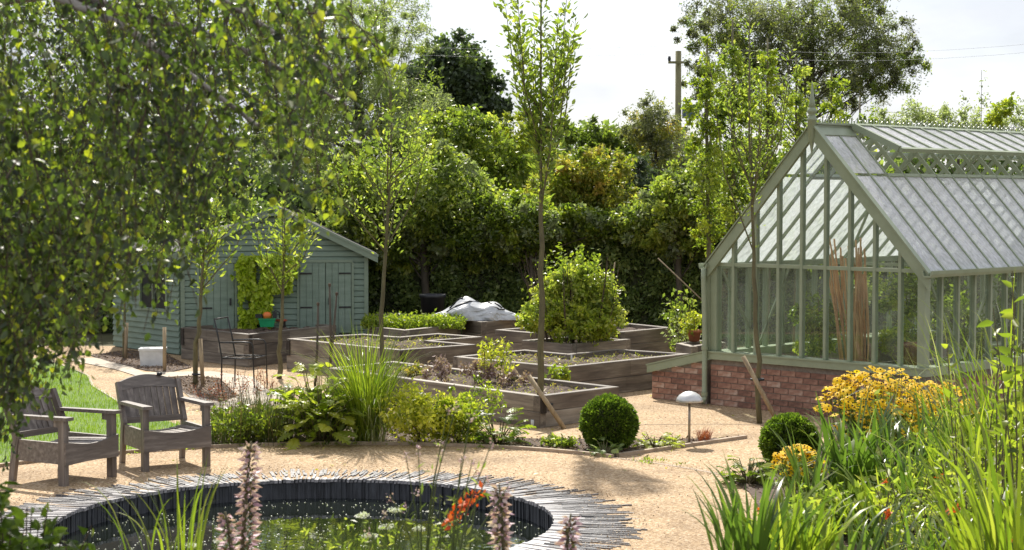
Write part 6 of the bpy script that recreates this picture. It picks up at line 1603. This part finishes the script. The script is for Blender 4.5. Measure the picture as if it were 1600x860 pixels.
def tree(name, Y, blobs_px, n, mat, label, trunk_px, L=.08, W=.5, clumps=80, cr=.14, inner=.35, tint0=.45, fill=.2, group='trees beyond the hedge', trunk_r=.16, bark='bark_dark', depth=None, maxn=24, down=.3, trunk_mid=None, accent=None):
    """crown as ellipsoids given where they stand in view: (x, y, half width, half height) at distance Y"""
    k = Y / FPX; tb = P(trunk_px[0], 0, Y); r = empty(name, (tb.x, Y, 0), 0, label, 'tree', group); bl = []
    for i, (x, y, w, h) in enumerate(blobs_px):
        c = P(x, y, Y); dd = depth or min(w, h) * k * 1.1; off = ((i * 37) % 5 - 2) * .18 * dd; bl.append((c.x - tb.x, off, c.z, w * k, dd, h * k))
    o, cc = crown('crown', bl, n, mat, r, L=L, W=W, clumps=clumps, cr=cr, inner=inner, tint0=tint0, fill=fill, cut=.15, down=down)
    if accent: crown('turning_leaves', bl, int(n * .22), accent, r, L=L * 1.05, W=W, clumps=max(10, clumps // 3), cr=cr * 1.1, inner=.5, tint0=.45, fill=.25, cut=.15, down=down)
    zt = P(0, trunk_px[1], Y).z; xm = (P(trunk_px[0] + (trunk_mid or 0), 0, Y).x - tb.x)
    limbs([(0, 0, 0), (xm * .5 + .05, .02, zt * .35), (xm, -.03, zt * .7), (xm * 1.1, 0, zt)], [trunk_r, trunk_r * .8, trunk_r * .6, trunk_r * .3], [tuple(c) for c in cc if c[2] > zt * .55] or [tuple(c) for c in cc], r, bark, 'trunk', .32, maxn=maxn, low=.5)
    return r
tree('oak_tree', 62, [(716, 105, 52, 50), (745, 140, 42, 50), (690, 100, 40, 40), (680, 150, 60, 60), (768, 168, 28, 26), (735, 175, 50, 40)], 26000, 'leaf_dark', 'dark rounded oak far behind at upper centre', (715, 100), L=.16, W=.7, clumps=130, cr=.13, inner=.55, accent='leaf_hedge')
tree('willow_tree', 40, [(590, 200, 120, 110), (650, 210, 80, 80), (540, 130, 90, 90), (600, 60, 60, 60), (520, 40, 80, 70), (690, 260, 60, 70), (480, 200, 90, 130)], 62000, 'leaf_willow', 'tall grey green willow behind the shed', (560, 60), L=.085, W=.28, clumps=330, cr=.085, inner=.2, trunk_r=.2, accent='leaf_green')
tree('willow_tree', 43, [(640, 25, 40, 40), (590, 10, 50, 40), (660, 60, 30, 30), (550, 15, 50, 40)], 5200, 'leaf_willow', 'wispy top shoots of a further willow against the sky', (600, 0), L=.085, W=.28, clumps=120, cr=.14, inner=.1, fill=0, trunk_r=.1)
tree('ash_tree', 46, [(100, 60, 160, 130), (300, 40, 150, 130), (430, 100, 110, 130), (200, 220, 200, 150), (420, 280, 120, 120), (30, 280, 150, 160)], 36000, 'leaf_green', 'tall green tree behind the birch strands', (250, 0), L=.13, clumps=260, cr=.10, inner=.2, trunk_r=.25, accent='leaf_willow')
tree('evergreen_tree', 37, [(480, 340, 90, 90), (400, 300, 90, 70), (330, 300, 90, 90), (220, 330, 100, 90), (80, 400, 140, 130), (540, 330, 60, 70)], 30000, 'leaf_dark', 'dark evergreen mass directly behind the shed', (420, 300), L=.10, clumps=220, cr=.12, inner=.3, tint0=.6)
tree('apple_tree', 33.4, [(680, 300, 85, 75), (620, 330, 70, 70), (740, 330, 70, 60), (560, 300, 60, 80), (670, 375, 90, 50), (580, 360, 50, 45), (730, 395, 60, 35), (620, 400, 60, 30)], 44000, 'leaf_green', 'spreading apple tree above the hedge right of the shed', (660, 330), L=.095, clumps=230, cr=.11, inner=.15, trunk_r=.1, tint0=.55, accent='leaf_willow')
tree('hazel_tree', 36.5, [(740, 240, 55, 60), (700, 210, 50, 40), (800, 290, 60, 60)], 14000, 'leaf_green', 'mid green hazel between oak and golden tree', (745, 260), L=.10, clumps=130, cr=.12, inner=.2, trunk_r=.1, accent='leaf_lime')
tree('golden_tree', 37.5, [(800, 220, 45, 40), (790, 260, 50, 45)], 8000, 'leaf_gold', 'small golden leaved tree left of the slim centre tree', (795, 250), L=.085, clumps=100, cr=.13, inner=.2, trunk_r=.08, tint0=.2)
tree('maple_tree', 34.2, [(925, 265, 70, 42), (890, 300, 70, 55), (950, 320, 60, 50), (860, 340, 60, 50)], 23000, 'leaf_rust', 'yellow and rust tinted maple right of the centre tree', (910, 300), L=.08, clumps=210, cr=.11, inner=.2, trunk_r=.1, tint0=.4, accent='leaf_lime')
tree('hazel_tree', 32.8, [(815, 345, 70, 45), (755, 360, 70, 40), (900, 352, 60, 32), (960, 355, 50, 28), (820, 385, 60, 30)], 28000, 'leaf_lime', 'bright green hazel bush just above the hedge in the centre', (830, 360), L=.085, clumps=150, cr=.12, inner=.2, trunk_r=.07, tint0=.3, accent='leaf_willow')
tree('elder_tree', 48, [(920, 215, 50, 28), (975, 225, 50, 28), (880, 210, 30, 20)], 9000, 'leaf_green', 'distant round topped green bushes on the skyline', (930, 215), L=.11, clumps=90, cr=.14, inner=.3, trunk_r=.1, tint0=.2)
tree('thorn_tree', 44, [(1015, 190, 40, 40), (1035, 230, 45, 55), (990, 200, 25, 30), (1050, 280, 40, 45)], 15000, 'leaf_grey', 'brownish grey thorn tree left of the wooden pole', (1025, 200), L=.075, W=.4, clumps=150, cr=.13, inner=.2, trunk_r=.1, accent='leaf_rust')
tree('cypress_tree', 40, [(1000, 300, 30, 60), (985, 270, 22, 30)], 5000, 'leaf_dark', 'dark narrow evergreen gap between maple and green bush', (1000, 280), L=.09, clumps=50, cr=.2)
tree('hazel_tree', 32.5, [(1060, 320, 65, 55), (1010, 350, 60, 40), (1100, 340, 50, 55), (1080, 280, 45, 35), (1060, 375, 60, 35)], 26000, 'leaf_green', 'light green bush over the hedge left of the greenhouse', (1060, 330), L=.085, clumps=200, cr=.11, inner=.2, trunk_r=.08, tint0=.6, accent='leaf_willow')
tree('poplar_tree', 54, [(1290, 50, 90, 70), (1210, 40, 90, 70), (1130, 30, 60, 60), (1080, 50, 32, 30), (1370, 60, 60, 60), (1400, 110, 50, 45), (1350, 130, 60, 50), (1280, 130, 80, 60), (1170, 110, 60, 70), (1430, 90, 25, 25), (1335, 0, 70, 50), (1095, 120, 35, 50)], 72000, 'leaf_grey', 'big dark feathery tree at upper right against the sky', (1270, 0), L=.085, W=.4, clumps=520, cr=.11, inner=.05, fill=.06, trunk_r=.13, tint0=.3, maxn=70, accent='leaf_green')
def saplings():
    spec = [(1105, 60, 29, 'tall slender sapling above the greenhouse eaves, leftmost of the row'), (1145, 30, 29.5, 'tall slender sapling left of the finial with long bare stem'), (1200, 60, 29.2, 'slender sapling right behind the thin staked tree'), (1245, 90, 30, 'slender sapling directly behind the finial'), (1300, 110, 30.5, 'slender sapling right of the finial with yellow green top'), (1345, 150, 31, 'shortest slender sapling above the greenhouse ridge')]
    for i, (px, yt, Y, lab) in enumerate(spec):
        tree('slender_tree', Y, [(px, yt + 55, 26, 55), (px - 14, yt + 140, 36, 60), (px + 18, yt + 120, 34, 55), (px, yt + 220, 44, 60), (px + 5, yt + 290, 40, 50)], 5600, ('leaf_lime', 'leaf_green')[i % 2], lab, (px, yt), L=.07, clumps=95, cr=.17, inner=.1, fill=.05, trunk_r=.045, bark='bark_young', group='slender trees behind the greenhouse', maxn=22, tint0=.5)
saplings()
tree('silver_willow', 34, [(1440, 185, 50, 28), (1500, 195, 50, 25), (1560, 190, 50, 28), (1620, 190, 40, 30), (1390, 190, 30, 22)], 8500, 'leaf_willow', 'pale silvery willow tops over the greenhouse ridge', (1500, 190), L=.075, W=.35, clumps=150, cr=.16, inner=.1, fill=0, trunk_r=.06, tint0=.8)
tree('slender_tree', 33, [(1537, 140, 8, 40), (1508, 170, 10, 25), (1590, 180, 14, 35)], 220, 'leaf_willow', 'thin seed stems poking above the silvery willow', (1535, 110), L=.07, clumps=30, cr=.4, inner=.1, trunk_r=.012, maxn=8)
tree('slender_tree', 32.5, [(1565, 172, 12, 12), (1555, 185, 14, 10), (1572, 160, 8, 8)], 420, 'leaf_lime', 'bright lime leafy shoot over the greenhouse ridge', (1560, 165), L=.10, clumps=14, cr=.4, inner=.1, trunk_r=.015, maxn=6, tint0=.8)
# far woodland belt closing the horizon
def wood():
    p = []; 
    n = 60000; a = rng.uniform(-60, 60, n); top = np.array([4.6 + 1.4 * mnoise.noise(Vector((x * .12, 0, 0))) + .9 * mnoise.noise(Vector((x * .5, 2, 0))) for x in a]); z = rng.uniform(0.1, 1, n) * top; y = 66 + rng.uniform(-1.2, 1.2, n) + np.array([2 * mnoise.noise(Vector((x * .4, 5, zz * .4))) for x, zz in zip(a, z)])
    o = leaves('far_wood', np.stack([a, y, z], 1), 'leaf_hedge', .34, .7, .2, tint=np.clip(rng.normal(.5, .25, n), 0, 1)); tag(o, 'distant belt of woodland along the horizon', 'wood', kind='stuff')
wood()
# utility pole and wires
def pole():
    Y = 46; b = P(1060, 80, Y); r = empty('utility_pole', (b.x, Y, 0), 0, 'pale wooden utility pole rising left of the big dark tree', 'utility pole')
    MB().tube([(0, 0, 0), (0, 0, b.z)], [.10, .08], 12).build('post', 'pole_wood', r)
    MB().box(-.28, -.19, b.z - .34, .12, -.12, b.z - .28).build('crossarm', 'pole_wood', r)
    for x in (-.25,): MB().lathe([(.03, 0), (.045, .06), (.03, .13), (0, .14)], 10, (x, -.16, b.z - .28)).build('insulator', 'plastic_black', r)
    bx = P(1078, 185, Y); MB().box(bx.x - b.x - .2, -.3, bx.z, bx.x - b.x + .22, .1, bx.z + .35).build('transformer_box', 'bin_blue', r)
    for (ya, yb, k) in ((55, 62, 0), (68, 74, 1)):
        p0 = P(300, ya - 18, Y + 4); p1 = P(1045, yb + 10, Y); p2 = P(1750, ya, Y - 3); pts = []
        for q in range(13): f = q / 12; v = p0.lerp(p1, f); v.z -= .35 * math.sin(math.pi * f); pts.append(v)
        for q in range(1, 9): f = q / 8; v = p1.lerp(p2, f); v.z -= .3 * math.sin(math.pi * f); pts.append(v)
        o = MB().tube(pts, .003, 4).build('overhead_wire', 'wire_grey'); tag(o, ('upper thin wire strung across the sky', 'lower thin wire strung across the sky')[k], 'wire', 'overhead wires')
pole()
print('objects', len(bpy.data.objects), 'tris', sum(len(o.data.polygons) * 2 for o in bpy.data.objects if o.type == 'MESH'))
